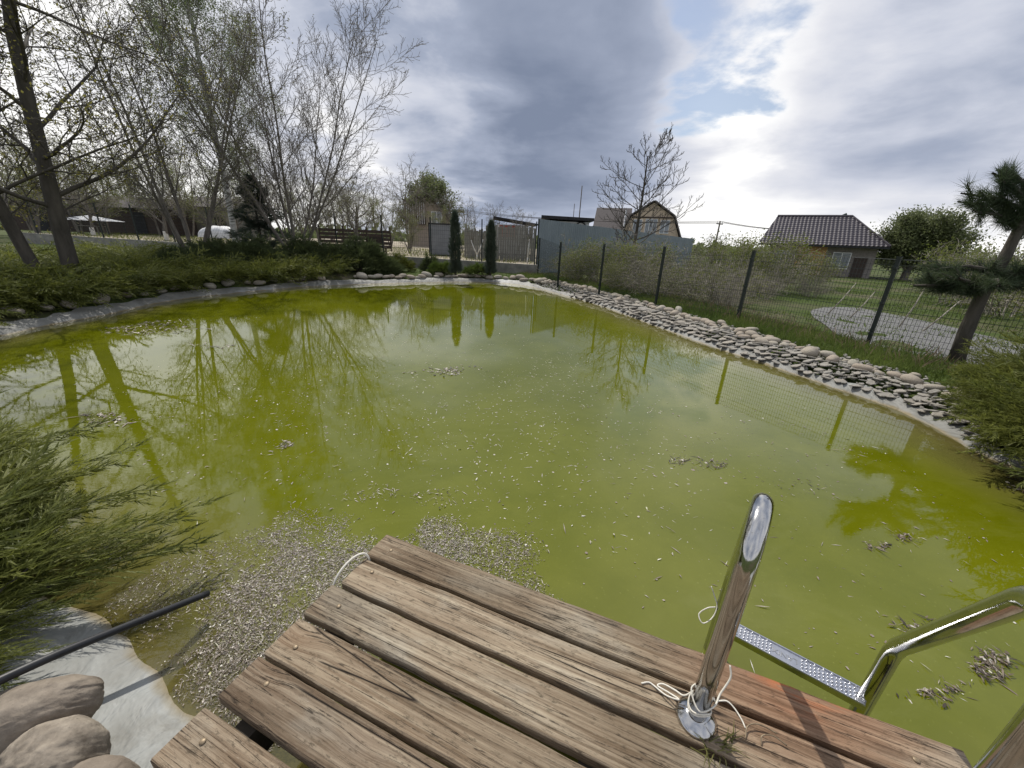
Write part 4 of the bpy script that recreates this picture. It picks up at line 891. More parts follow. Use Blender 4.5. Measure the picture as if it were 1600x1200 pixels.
def juniper(name, label, base, roots, n, head, Ls, els, mat_, reach, plumes=()):
    """reach: how far (x, y on the ground) a spray may lean out"""
    o = thing(name, label, 'juniper', base, 0, 'junipers'); b = B(); st = B(); k = 0; tries = 0
    while k < n and tries < n * 12:
        tries += 1
        rx, ry, rz_ = roots[JR.randrange(len(roots))]; h = math.radians(JR.uniform(*head)); L = JR.uniform(*Ls); e0 = math.radians(JR.uniform(*els[0])); e1 = math.radians(JR.uniform(*els[1]))
        p0 = np.array([rx + JR.gauss(0, .15), ry + JR.gauss(0, .15), rz_ + JR.uniform(0, .14)]); em = (e0 + e1) / 2; tip = p0 + L * 1.06 * np.array([math.cos(h) * math.cos(em), math.sin(h) * math.cos(em), math.sin(em)])
        if tip[2] < .06 or not in_poly(tip[0], tip[1], reach): continue
        p0 = p0 - np.array(base); frond(b, FT[JR.randrange(len(FT))], p0, h, L, e0, e1, JR.uniform(.8, 1.3), JR.uniform(-.8, .8), JR.uniform(.2, .9)); k += 1
        if k % 4 == 0:
            d = np.array([math.cos(h), math.sin(h), math.tan(e0) * .6]); st.tube([p0, p0 + d * L * .35, p0 + d * L * .6 + np.array([0, 0, -.03])], [.016, .010, .004], 4, False)
    for (x, y, z), (tx, ty, tz) in plumes:
        dx, dy, dz = tx - x, ty - y, tz - z; L = math.sqrt(dx * dx + dy * dy + dz * dz); h = math.atan2(dy, dx); em = math.atan2(dz, math.hypot(dx, dy)); p0 = np.array([x, y, z]) - np.array(base)
        for q in range(4): frond(b, FT[q], p0 + np.array([JR.gauss(0, .03), JR.gauss(0, .03), JR.gauss(0, .02)]), h + JR.gauss(0, .05), L * (1 - .12 * q), em + .22, em - .22, .75, JR.uniform(-1, 1), .9)
        st.tube([p0, p0 + np.array([dx, dy, dz]) * .5 + np.array([0, 0, L * .05])], [.012, .006], 4, False)
    b.build('foliage', mat_, o, attr='tip'); st.build('stems', DARKBARK, o); return o
left_roots = [(-2.75, .85, .22), (-2.95, 1.1, .22), (-3.3, 1.2, .24), (-3.8, 1.35, .25), (-4.4, 1.5, .25), (-2.5, .7, .22), (-5.0, 1.6, .25), (-2.6, 1.0, .2), (-2.35, .8, .2), (-2.3, 1.0, .18), (-2.45, .9, .2)]
left_reach = [(-6.5, 3.4), (-4.3, 2.95), (-3.6, 2.6), (-2.75, 2.1), (-2.35, 1.75), (-2.1, 1.45), (-1.97, 1.2), (-1.80, .97), (-1.83, .82), (-2.2, .5), (-6.5, .5)]
def tz(u, v, z): p = at_z(u, v, z); return (p[0], p[1], z)
plumes = [((-2.6, 1.0, .32), tz(345, 797, .30)), ((-2.5, 1.0, .28), tz(330, 850, .16)), ((-3.0, 1.25, .35), tz(238, 703, .42)), ((-3.0, 1.2, .3), tz(262, 765, .22)), ((-3.6, 1.4, .4), tz(150, 662, .42)), ((-2.5, .9, .25), tz(300, 835, .22)), ((-2.6, 1.05, .3), tz(215, 800, .3)), ((-2.35, .85, .3), tz(125, 955, .22)), ((-2.35, .85, .3), tz(95, 995, .24)), ((-2.3, .8, .3), tz(55, 1035, .28)), ((-2.3, .75, .32), tz(20, 1070, .32)), ((-2.3, .9, .3), tz(150, 925, .2)), ((-2.25, .72, .34), tz(-10, 1040, .36)), ((-2.4, 1.0, .34), tz(110, 900, .34))]
juniper('juniper_shrub', 'feathery green juniper leaning over the water at the near left bank', (-3.0, 1.0, .2), left_roots, 560, (-15, 120), (.38, 1.35), ((6, 42), (-28, 8)), JUN, left_reach, plumes)
right_roots = [(5.1, 2.9, .15), (5.15, 2.4, .15), (5.1, 1.9, .15), (5.2, 3.3, .15), (5.45, 3.6, .2), (5.55, 3.1, .2), (5.45, 2.6, .2), (5.5, 2.1, .2), (5.9, 4.0, .22), (6.3, 4.4, .25), (6.0, 3.1, .25), (6.6, 4.8, .25), (6.3, 3.6, .35)]
right_reach = [(3.9, 1.6), (3.85, 2.4), (4.05, 3.1), (4.45, 3.75), (5.0, 4.3), (5.6, 4.8), (6.2, 5.4), (7.2, 5.9), (8.5, 5.5), (8.5, 1.6)]
juniper('juniper_shrub', 'dark green juniper spreading over the stone edge at the right bank', (6.4, 3.8, .2), right_roots, 680, (80, 280), (.6, 1.4), ((14, 58), (-26, 14)), JUN, right_reach)
# low junipers massed on the left bank: nobody could count them
b = B(); m_sa, m_sb = arc[shore_idx(-8.0, 3.6)], arc[shore_idx(-6.6, 15.2)]; s_ = m_sa
while s_ < m_sb:
    for o_ in (.8, 1.5, 2.4, 3.4, 4.6, 6.0, 7.6, 9.4, 11.4):
        x, y, a = shore_at(s_ + JR.uniform(-.3, .3), o_ + JR.uniform(-.3, .3)); zt = .24 + .16 * min(o_, 5) / 3 + JR.uniform(-.08, .12); toward = math.atan2(SHORE[shore_idx(x, y)][1] - y, SHORE[shore_idx(x, y)][0] - x)
        for q in range(24 if o_ < 2.5 else 13):
            hd = toward + JR.gauss(0, 1.1) if o_ < 1.5 else JR.uniform(0, 6.283); L = JR.uniform(.7, 1.35)
            if o_ < 1.3 and abs(hd - toward) < 1: L = min(L, 1.0)
            frond(b, FTL[JR.randrange(3)], (x + JR.gauss(0, .12), y + JR.gauss(0, .12), zt + JR.uniform(-.05, .1)), hd, L, math.radians(JR.uniform(12, 62)), math.radians(JR.uniform(-40, 12)), 1.15, JR.uniform(-.8, .8), JR.uniform(.1, 1))
    s_ += .62
tag(b.build('juniper_ground_cover', JUN, attr='tip'), 'low green juniper ground cover along the left bank', 'ground cover', kind='stuff')
def dome_shrub(name, label, u, v, Y, rx, ry, h, n, mat_, size, seed, zb=.3, grp='dark junipers along the far left bank'):
    p = at_y(u, v, Y); o = thing(name, label, 'juniper', (p[0], p[1], zb), 0, grp); r = np.random.default_rng(seed)
    a = r.uniform(0, 6.283, n); t = np.sqrt(r.uniform(0, 1, n)); hh = (1 - t ** 2) ** .5 * (.75 + .35 * fbm2(np.cos(a) * t * 3 + seed, np.sin(a) * t * 3, seed)); P = np.stack([np.cos(a) * t * rx, np.sin(a) * t * ry, hh * h * r.uniform(.55, 1.05, n)], -1)
    D = np.stack([np.cos(a) * t, np.sin(a) * t, np.full(n, .25)], -1) + r.normal(0, .4, (n, 3)); D /= np.linalg.norm(D, axis=1)[:, None]
    needle_spray(B(), P, D, size, r, r.uniform(0, .35, n)).build('foliage', mat_, o, attr='tip')
    st = B(); [st.tube([(0, 0, 0), (math.cos(q) * rx * .4, math.sin(q) * ry * .4, h * .45)], [.05, .02], 5, False) for q in np.arange(0, 6.2, 1.05)]; st.build('stems', DARKBARK, o)
dome_shrub('juniper_shrub', 'dark spreading juniper under the spruce on the far left bank', 375, 425, 15.6, 2.1, 1.3, 1.25, 3600, JUN_DARK, .34, 101)
dome_shrub('juniper_shrub', 'broad dark juniper in the middle of the far left bank', 470, 425, 16.9, 1.9, 1.2, 1.3, 3600, JUN_DARK, .34, 102)
dome_shrub('juniper_shrub', 'dense dark juniper at the right end of the far left bank', 560, 425, 17.8, 1.8, 1.1, 1.35, 3600, JUN_DARK, .34, 103)
dome_shrub('juniper_shrub', 'dark low juniper beside the pale budded tree', 305, 415, 14.4, 1.6, 1.2, .95, 2600, JUN_DARK, .32, 104)
dome_shrub('low_shrub', 'small bright green shrub left of the taller thuja', 690, 425, 18.6, .55, .4, .5, 700, GRASSM, .22, 105, grp='small shrubs before the wall')
dome_shrub('low_shrub', 'small bright green shrub between the two thujas', 745, 428, 18.9, .6, .4, .45, 700, GRASSM, .22, 106, grp='small shrubs before the wall')
dome_shrub('low_shrub', 'small green bush left of the curved branch before the wall', 672, 415, 19.2, .4, .4, .8, 700, JUN_DARK, .22, 107, grp='small shrubs before the wall')
dome_shrub('low_shrub', 'rounded olive bush at the bend before the wall', 620, 420, 18.9, .8, .5, .75, 900, JUN, .24, 108, grp='small shrubs before the wall')

# ------------------------------------------------------------------ bushes along the right fence
TANGLE = dict(stems=16, h=1.5, r=.018, lean=38, foot=.28, taper=.3, rmin=.0045, tipfall=.3, shape=[(7, .12, -.03), (5, .2, .0), (4, .28, .0)], levels=[(9, 48, .5, .55, .15), (5, 50, .5, .6, .1)])
BUSH = dict(stems=12, h=1.7, r=.016, lean=24, foot=.22, taper=.3, rmin=.0045, tipfall=.3, shape=[(6, .1, .03), (5, .16, .03), (4, .22, .02)], levels=[(9, 42, .5, .55, .15), (5, 45, .5, .6, .1)])
GB = 'bushes behind the right fence'
t0 = tree('tangled_shrub', 'dry pale tangle of shrub stems left of the second fence post', (4.6, 14.2, .15), 201, TANGLE, PALETWIG, PALETWIG, LEAF_PALE, 500, .045, .06, group=GB, cat='bush')
t2 = tree('tangled_shrub', 'grey tangled shrub with fresh leaves behind the third fence post', (5.9, 12.4, .1), 203, TANGLE, PALETWIG, TWIG, LEAF_NEW, 2600, .05, .08, group=GB, cat='bush')
b0_ = tree('green_bush', 'fresh green bush right of the blue grey sheet fence', (3.6, 16.6, .15), 205, BUSH, PALETWIG, TWIG, LEAF_NEW, 4200, .065, .10, group=GB, cat='bush')
def cb(src, x, y, rz, sc, label): copy_tree(src, (x, y, on_ground(x, y) - .03), rz, label, sc, GB)
for src, x, y, rz, sc, lab in [
    (t2, 3.0, 18.4, .7, 1.1, 'tangled shrub against the blue grey fence near its left end'), (b0_, 2.5, 17.2, 2.0, .7, 'small green bush at the inner corner of the mesh fence'),
    (t0, 5.2, 17.4, 1.4, 1.25, 'tall dry tangle before the middle of the blue grey fence'), (t2, 6.8, 16.5, 2.6, 1.0, 'large grey tangle below the tan house'),
    (b0_, 5.0, 15.6, 3.3, .9, 'rounded green bush among the dry tangles'), (t0, 7.2, 13.6, 4.2, .75, 'dry pale tangle behind the near middle fence bay'),
    (t2, 7.9, 15.8, 5.0, 1.0, 'grey tangled shrub right of the ash trunk'), (b0_, 9.2, 17.4, .3, 1.2, 'fresh green bush below the utility pole'),
    (t2, 10.4, 17.2, 1.9, 1.0, 'grey tangled shrub right of the utility pole'), (t0, 9.0, 14.4, 3.0, .6, 'dry pale tangle at the edge of the grass'),
    (b0_, 11.6, 18.6, 2.5, 1.3, 'tall green bush left of the tiled roof house'), (t2, 13.4, 20.6, .9, 1.2, 'budding shrub before the tiled roof house gable'),
    (b0_, 16.4, 22.4, 4.4, 1.0, 'green bush before the tiled roof house wall'), (t0, 6.2, 11.6, 5.3, .5, 'low dry tangle close behind the second fence bay'),
    (t2, 4.7, 12.9, .4, .8, 'low grey tangle close behind the third fence bay'), (b0_, 3.6, 14.4, 1.2, .55, 'low green bush at the foot of the fourth fence post'),
    (t0, 12.6, 16.9, 2.2, .6, 'dry shrub standing on the lawn edge'), (b0_, 18.8, 17.0, .2, 1.35, 'green shrub below the big rounded tree'), (t2, 21.5, 18.0, 3.9, 1.5, 'grey shrub below the big rounded tree'),
    (t2, 17.2, 13.6, 1.0, 1.5, 'grey shrub left of the pine crown'), (b0_, 15.6, 11.4, 3.5, 1.3, 'green shrub behind the pine crown'), (t0, 19.5, 12.6, 5.6, 1.5, 'pale dry shrub right of the pine trunk'), (b0_, 13.8, 9.0, 4.9, 1.2, 'green shrub at the right edge behind the fence')]: cb(src, x, y, rz, sc, lab)
# whitewashed young trees before the board fence
for u_, Yd, lab, arms in [(745, 22.5, 'young forked tree with whitewashed stems between the two thujas', ((-.32, .75), (.34, .8))), (824, 21.6, 'slim whitewashed sapling at the right end of the board fence', ((.06, .95),))]:
    p = at_y(u_, 405, Yd); o = thing('young_tree', lab, 'tree', (p[0], Yd, yardz(p[0], Yd)), 0, GR); b = B(); b.tube([(0, 0, 0), (.01, 0, .32)], [.04, .035], 7); w_ = B()
    for dx, hz in arms:
        b.tube([(.01, 0, .3), (dx * .6, 0, .3 + hz * .5), (dx, .02, .3 + hz)], [.035, .03, .022], 6); q = np.array([dx, .02, .3 + hz])
        for k in range(9): a = k * .7; w_.tube([q - np.array([dx * .2, 0, .2 * (k % 3)]), q + np.array([.25 * math.cos(a), .25 * math.sin(a), .35 + .1 * (k % 3)])], [.012, .005], 4, False)
    t = b.build('trunk', LIME, o, smooth=True); w_.build('twigs', TWIG, o)
# saplings and leaning sticks on the lawn
for k, (u0_, v0_, u1_, v1_, Y, lab) in enumerate([(1296, 475, 1338, 442, 11.0, 'pale stick leaning on the lawn right of the near middle post'), (1335, 470, 1368, 455, 10.5, 'thin pale sapling left of the nearest fence post'), (1420, 470, 1448, 445, 9.5, 'crooked thin sapling right of the nearest fence post'), (1445, 505, 1500, 470, 9.0, 'long thin stick leaning towards the pine trunk')]):
    p, q = at_y(u0_, v0_, Y), at_y(u1_, v1_, Y * 1.02); p[2] = on_ground(p[0], p[1]) - .02
    mid = (p + q) / 2 + np.array([.05, 0, .04]); tag(B().tube([(0, 0, 0), mid - p, q - p], [.018, .014, .008], 6).build('stick', PALETWIG, smooth=True, loc=p), lab, 'stick', 'sticks on the lawn')

# ------------------------------------------------------------------ grass and weeds (stuff)
def blades(pts, hgt, mat_, name, label, seed, w_=.09, cat='grass'):
    r = np.random.default_rng(seed); n = len(pts); b = B(); V = np.array([[-w_, 0, 0], [w_, 0, 0], [.18, .1, .6], [.42, .2, 1.0]]); F = np.array([[0, 1, 2], [0, 2, 3]])
    b.inst(V, F, pts, spin_rot(n, .25, r), r.uniform(.5, 1.3, n) * hgt); return tag(b.build(name, mat_), label, cat, kind='stuff')
r = np.random.default_rng(77); sA, sB = arc[shore_idx(-.5, 18.2)], arc[shore_idx(4.95, 3.0)]
def strip_pts(n, o0, o1, sa_, sb_, rr_):
    out = [shore_at(a_, b_)[:2] for a_, b_ in zip(rr_.uniform(sa_, sb_, n), rr_.uniform(o0, o1, n))]; out = np.array(out); return np.c_[out, height(out[:, 0], out[:, 1]) - .01]
blades(strip_pts(26000, .92, 2.3, sA, sB, r), .15, GRASSM, 'grass', 'green grass strip between the cobbles and the right fence', 1)
blades(strip_pts(4500, .45, 1.1, sA, sB, r), .11, GRASSM, 'grass', 'grass tufts growing between the bank stones', 2)
blades(strip_pts(1600, 1.3, 2.4, sA, sB, r), .22, DRYGRASS, 'dry_weeds', 'dry brown weed stems along the right fence', 3, .05, 'weeds')
blades(strip_pts(1500, .5, 1.6, arc[shore_idx(-6, 15.8)], sA, r), .13, GRASSM, 'grass', 'green grass on the far bank before the wall', 4)
lx = r.uniform(5, 34, 60000); ly = r.uniform(5, 36, 60000); d_ = sdf(lx, ly); keep = (d_ > 2.1) & (lx > 6.9 - (ly - 7.02) * .552) & (fbm2(lx * .5, ly * .5, 6) > -.25); lx, ly = lx[keep], ly[keep]
blades(np.c_[lx, ly, height(lx, ly) - .01], .12, GRASSM, 'grass', 'green lawn beyond the right fence', 5, .12)
yx_ = r.uniform(-34, 1, 9000); yy_ = 20 + (1 - yx_) / 35 * 7 + r.uniform(.5, 14, 9000); blades(np.c_[yx_, yy_, np.array([wall_top(q) for q in yx_]) - .05], .2, LEAF_NEW, 'grass', 'patchy grass in the garden behind the wall', 6, .1)

# ------------------------------------------------------------------ buildings
def quadbox(parent, name, mat_, x0, x1, y0, y1, z0, z1): return B().box(((x0 + x1) / 2, (y0 + y1) / 2, (z0 + z1) / 2), (x1 - x0, y1 - y0, z1 - z0)).build(name, mat_, parent)
def window(parent, x0, x1, y, z0, z1, bars=1):
    w_ = quadbox(parent, 'window', PVC, x0 - .06, x1 + .06, y - .05, y + .02, z0 - .06, z1 + .06); quadbox(w_, 'pane', GLASS, x0, x1, y - .062, y - .04, z0, z1)
    for q in range(1, bars + 1): xm = x0 + (x1 - x0) * q / (bars + 1); quadbox(w_, 'mullion', PVC, xm - .035, xm + .035, y - .075, y - .045, z0, z1)
    return w_
# tan house with mansard gable facing the pond
p = at_y(1023, 384, 50); hg = thing('mansard_house', 'tan house with a mansard roof gable behind the bare ash tree', 'house', (p[0] - .2, 52, -.2), -.28, 'houses')
prof = [(-3.5, 0), (-3.5, 3.05), (-2.45, 5.4), (0, 7.0), (2.45, 5.4), (3.5, 3.05), (3.5, 0)]
b = B(); n_ = len(prof); V = [(x_, 0, z_) for x_, z_ in prof] + [(x_, 8.0, z_) for x_, z_ in prof]; F = [[0, i_, i_ + 1] for i_ in range(1, n_ - 1)] + [[n_, n_ + i_ + 1, n_ + i_] for i_ in range(1, n_ - 1)] + [[i_, (i_ + 1) % n_, n_ + (i_ + 1) % n_] for i_ in range(n_)] + [[i_, n_ + (i_ + 1) % n_, n_ + i_] for i_ in range(n_)]
b.add(V, F).build('wall', STUCCO, hg)
b = B()
for (xa, za), (xb, zb) in zip([(-4.2, 2.75), (-3.62, 3.1), (-2.55, 5.5), (0, 7.14), (2.55, 5.5), (3.62, 3.1)], [(-3.62, 3.1), (-2.55, 5.5), (0, 7.14), (2.55, 5.5), (3.62, 3.1), (4.2, 2.75)]):
    t_ = np.array([-(zb - za), 0, xb - xa]); t_ = t_ / np.linalg.norm(t_) * .14; q = [np.array([xa, -.45, za]), np.array([xb, -.45, zb]), np.array([xb, 8.3, zb]), np.array([xa, 8.3, za])]
    b.add(q + [v_ + t_ for v_ in q], [[0, 1, 2, 3], [4, 7, 6, 5], [0, 4, 5, 1], [1, 5, 6, 2], [2, 6, 7, 3], [3, 7, 4, 0]])
b.build('roof', SLATE, hg)
quadbox(hg, 'storey_band', BROWNBOARD, -3.55, 3.55, -.10, 0, 2.85, 3.02); quadbox(hg, 'storey_band', BROWNBOARD, -2.4, 2.4, -.09, 0, 5.25, 5.4)
window(hg, -2.1, -1.15, -.02, 3.55, 5.0); window(hg, -.65, .65, -.02, 3.3, 5.1, 2); window(hg, 1.15, 2.1, -.02, 3.55, 5.0); window(hg, -2.0, -.9, -.02, .9, 2.3); window(hg, .9, 2.0, -.02, .9, 2.3)
# side wing
quadbox(hg, 'wing_wall', STUCCO, -7.0, -3.52, 3.0, 8.0, 0, 3.9)
b = B(); q = [np.array(v_) for v_ in [(-7.4, 2.4, 3.8), (-2.6, 2.4, 3.8), (-2.6, 5.6, 6.6), (-7.4, 5.6, 6.6), (-7.4, 8.6, 3.9), (-2.6, 8.6, 3.9)]]; b.add(q + [v_ + np.array([0, 0, .16]) for v_ in q], [[0, 1, 2, 3], [6, 9, 8, 7], [3, 2, 5, 4], [9, 10, 11, 8], [0, 6, 7, 1], [0, 3, 9, 6], [1, 7, 8, 2], [3, 4, 10, 9], [2, 8, 11, 5]]); b.build('wing_roof', SLATE, hg)
B().tube([(-3.2, -.9, 0), (-3.2, -.9, 6.1)], .11, 8).build('flue_pipe', WHITEW, hg, smooth=True)
# house with the dark tiled hip roof
p = at_y(1212, 400, 34); hr = thing('tiled_house', 'orange brick house with a big dark tiled roof beyond the lawn', 'house', (23.9, 40.0, -.6), -.55, 'houses')
LX, LY = 8.6, 6.4
b = B(); b.box((LX / 2 + .2, LY / 2, 1.6), (LX - .5, LY - .8, 3.2)); b.build('wall', plain('grey_brown_brick', (.17, .15, .135), (.27, .24, .22), 9), hr); B().box((3.9, .36, 1.75), (2.2, .08, 2.9)).build('orange_wall_panel', ORANGE, hr)
def roof_plane(bb, c00, c10, c01, c11, nu, nv, amp=.05):
    c00, c10, c01, c11 = [np.array(c, float) for c in (c00, c10, c01, c11)]; u_ = np.linspace(0, 1, nu); v_ = np.linspace(0, 1, nv); U, W = np.meshgrid(u_, v_); P = (c00 * (1 - U[..., None]) + c10 * U[..., None]) * (1 - W[..., None]) + (c01 * (1 - U[..., None]) + c11 * U[..., None]) * W[..., None]
    nn = np.cross(c10 - c00, c01 - c00); nn /= np.linalg.norm(nn); L = np.linalg.norm(c10 - c00); xs = (P - c00) @ ((c10 - c00) / L); hh = amp * (.5 + .5 * np.sin(xs / .30 * 2 * math.pi)) + .05 * (1 - (W * 13) % 1.0)
    bb.add((P + nn * hh[..., None]).reshape(-1, 3), grid_faces(nu, nv))
b = B(); ez, rz_ = 3.1, 5.7
RX0, RX1 = .5, LX - 2.2
roof_plane(b, (-.5, -.5, ez), (LX + .5, -.5, ez), (RX0, LY / 2, rz_), (RX1, LY / 2, rz_), 220, 79)
roof_plane(b, (LX + .5, -.5, ez), (LX + .5, LY + .5, ez), (RX1, LY / 2, rz_), (RX1 + .01, LY / 2 + .01, rz_), 120, 60)
roof_plane(b, (LX + .5, LY + .5, ez), (-.5, LY + .5, ez), (RX1, LY / 2, rz_), (RX0, LY / 2, rz_), 90, 40)
rf = b.build('roof', TILE, hr)
b = B(); b.box((LX / 2, -.52, ez - .06), (LX + 1.0, .12, .16)); b.build('gutter', BLACKROOF, rf)
b = B(); b.tube([(RX0, LY / 2, rz_ + .05), (RX1, LY / 2, rz_ + .05)], .11, 6); b.tube([(RX1, LY / 2, rz_ + .05), (LX + .5, -.5, ez + .1)], .09, 6); b.build('ridge_cap', TILE, rf)
b = B(); V = [(4.6, 3.4, 5.3), (6.4, 3.4, 5.2), (5.9, 3.4, 6.05), (4.6, 5.5, 5.3), (6.4, 5.5, 5.2), (5.9, 5.5, 6.05)]; b.add(V, [[0, 1, 2], [3, 5, 4], [0, 3, 4], [0, 4, 1], [1, 4, 5], [1, 5, 2], [2, 5, 3], [2, 3, 0]]); b.build('roof_dormer', plain('green_dormer_sheet', (0.05, 0.09, 0.07), (0.08, 0.12, 0.10)), rf)
b = B(); V = [(-.38, .2, 3.0), (-.38, LY - .2, 3.0), (.40, LY / 2, 5.5), (-.1, .2, 3.0), (-.1, LY - .2, 3.0), (.6, LY / 2, 5.4)]; b.add(V, [[0, 2, 1], [3, 4, 5], [0, 1, 4], [0, 4, 3], [1, 2, 5], [1, 5, 4], [2, 0, 3], [2, 3, 5]]); b.build('gable', CREAM, hr)
window(hr, 5.6, 6.8, .38, 1.2, 2.5); window(hr, 1.0, 2.2, .38, 1.2, 2.5)
B().box((7.6, .36, 1.1), (.9, .06, 2.1)).build('door', BROWNBOARD, hr)
# brown gabled house behind the trees, left of the thujas
p = at_y(676, 372, 44); hb = thing('gabled_house', 'small brown gabled house half hidden by bare trees', 'house', (p[0] - .3, 44, .7), .12, 'houses')
b = B(); V = [(-2.2, 0, 0), (2.6, 0, 0), (2.6, 0, 2.2), (.0, 0, 5.0), (-2.2, 0, 4.6), (-2.2, 6, 0), (2.6, 6, 0), (2.6, 6, 2.2), (0, 6, 5.0), (-2.2, 6, 4.6)]
b.add(V, [[0, 1, 2], [0, 2, 3], [0, 3, 4], [5, 7, 6], [5, 8, 7], [5, 9, 8], [0, 4, 9], [0, 9, 5], [1, 6, 7], [1, 7, 2]]); b.build('wall', plain('rust_brown_boards', (0.27, 0.225, 0.18), (0.37, 0.315, 0.26), 5), hb)
b = B(); q = [np.array(v_) for v_ in [(3.1, -.4, 1.7), (.0, -.4, 5.05), (.0, 6.3, 5.05), (3.1, 6.3, 1.7)]]; b.add(q + [v_ + np.array([.1, 0, .14]) for v_ in q], [[0, 1, 2, 3], [4, 7, 6, 5], [0, 4, 5, 1], [1, 5, 6, 2], [2, 6, 7, 3], [3, 7, 4, 0]]); q = [np.array(v_) for v_ in [(-2.6, -.4, 4.5), (.0, -.4, 5.05), (.0, 6.3, 5.05), (-2.6, 6.3, 4.5)]]; b.add(q + [v_ + np.array([0, 0, .14]) for v_ in q], [[0, 3, 2, 1], [4, 5, 6, 7], [0, 1, 5, 4], [1, 2, 6, 5], [2, 3, 7, 6], [3, 0, 4, 7]]); b.build('roof', BROWNBOARD, hb)
wb = quadbox(hb, 'balcony_rail', BROWNBOARD, -2.3, -.3, -.5, -.4, 2.3, 3.1)
for q in range(9): quadbox(wb, 'baluster', WHITEW, -2.25 + q * .22, -2.2 + q * .22, -.52, -.47, 2.35, 4.4)
window(hb, .3, 1.3, -.02, 2.4, 3.6)
# low shed with the flat black roof behind the blue fence
p = at_y(884, 372, 33); sh_ = thing('flat_roof_shed', 'pale shed with a flat black roof behind the blue grey fence', 'shed', (p[0], 33, -.1), -.05, 'sheds')
b = B(); b.box((0, 1.5, 1.75), (3.5, 3.0, 3.5)).build('wall', WHITEW, sh_); B().box((0, 1.4, 3.72), (4.1, 3.8, .22), Matrix.Rotation(.02, 3, 'Y')).build('roof', BLACKROOF, sh_); quadbox(sh_, 'doorway', BLACKROOF, -.15, .45, -.04, 0, 1.6, 3.3)
b = B(); an = np.linspace(0, 2 * math.pi, 20); b.tube([(1.1 + .38 * math.cos(q), -.1, 3.1 + .38 * math.sin(q)) for q in an], .05, 6, False); b.build('wheel_ornament', BLACKROOF, sh_, smooth=True)
p = at_y(800, 380, 30); rs = thing('lean_to_shed', 'low lean-to with faded red and pale panels behind the board fence', 'shed', (p[0], 30, .3), .05, 'sheds')
B().box((0, 1.2, 1.3), (2.3, 2.4, 2.6)).build('wall', WHITEW, rs); quadbox(rs, 'red_panel', RED, -.95, .2, -.05, 0, 1.75, 2.55); quadbox(rs, 'pale_panel', WHITEW, .25, 1.1, -.05, 0, 1.75, 2.4); B().box((.2, 1.1, 2.85), (3.2, 3.0, .12), Matrix.Rotation(.12, 3, 'Y')).build('roof', BLACKROOF, rs)
# blue grey sheet fence
bf = thing('sheet_metal_fence', 'tall blue grey sheet metal fence below the tan house', 'fence')
A_, B_ = np.array([1.05, 20.9]), np.array([16.6, 39.0]); nP = 9
for k in range(nP):
    a = A_ + (B_ - A_) * (k / nP); c = A_ + (B_ - A_) * ((k + 1) / nP); z1a = 2.92 - .30 * k / nP; z1b = 2.92 - .30 * (k + 1) / nP - (.03 if k % 2 else 0); m_ = 60; t_ = np.linspace(0, .996, m_); dn_ = np.array([-(c - a)[1], (c - a)[0]]); dn_ /= np.linalg.norm(dn_)
    base = a[None] + (c - a)[None] * t_[:, None] + dn_[None] * (.014 * np.sign(np.sin(t_ * 2 * math.pi * 13)))[:, None]; zt = z1a + (z1b - z1a) * t_
    V = np.concatenate([np.c_[base, np.full(m_, .05)], np.c_[base, zt]]); i_ = np.arange(m_ - 1); F = np.stack([i_, i_ + 1, m_ + i_ + 1, m_ + i_], -1)
    V2 = V + np.array([-dn_[0], -dn_[1], 0]) * -.008; bb = B().add(V, F); bb.add(V2, F[:, ::-1]); bb.build('panel', BLUEFENCE, bf)
    B().box((a[0] - dn_[0] * -.05, a[1] - dn_[1] * -.05, z1a / 2), (.07, .07, z1a)).build('post', FENCEM, bf)
# grey board fence
gb = thing('board_fence', 'grey upright board fence behind the shorter thuja', 'fence')
xa = at_y(728, 385, 24.6)[0]; xb = at_y(838, 385, 24.2)[0]; nb = 30
for k in range(nb):
    x_ = xa + (xb - xa) * k / nb; zt = 2.62 + .06 * math.sin(k * 2.1) - (.0 if k > 8 else .25); B().box((x_, 24.4 - .01 * (k % 3), (.65 + zt) / 2), ((xb - xa) / nb * .93, .025, zt - .65), Matrix.Rotation(.01 * math.sin(k * 3.3), 3, 'Y')).build('board', OLDBOARD, gb)
B().box(((xa + xb) / 2, 24.46, 1.9), (xb - xa, .05, .09)).build('rail', OLDBOARD, gb); B().box(((xa + xb) / 2, 24.46, 1.05), (xb - xa, .05, .09)).build('rail', OLDBOARD, gb)
# grey sheet gate
x0, x1 = at_y(671, 380, 25.5)[0], at_y(708, 380, 25.5)[0]; gg = thing('sheet_gate', 'grey sheet metal gate left of the taller thuja', 'gate', ((x0 + x1) / 2, 25.5, .75))
W_ = x1 - x0; B().box((0, 0, .95), (W_, .03, 1.9)).build('sheet', GREYSHEET, gg)
for z_ in (.04, 1.88): B().box((0, -.03, z_), (W_ + .06, .05, .07)).build('frame_bar', BLACKROOF, gg)
for x_ in (-W_ / 2, W_ / 2): B().box((x_, -.03, .95), (.06, .05, 1.98)).build('frame_bar', BLACKROOF, gg)
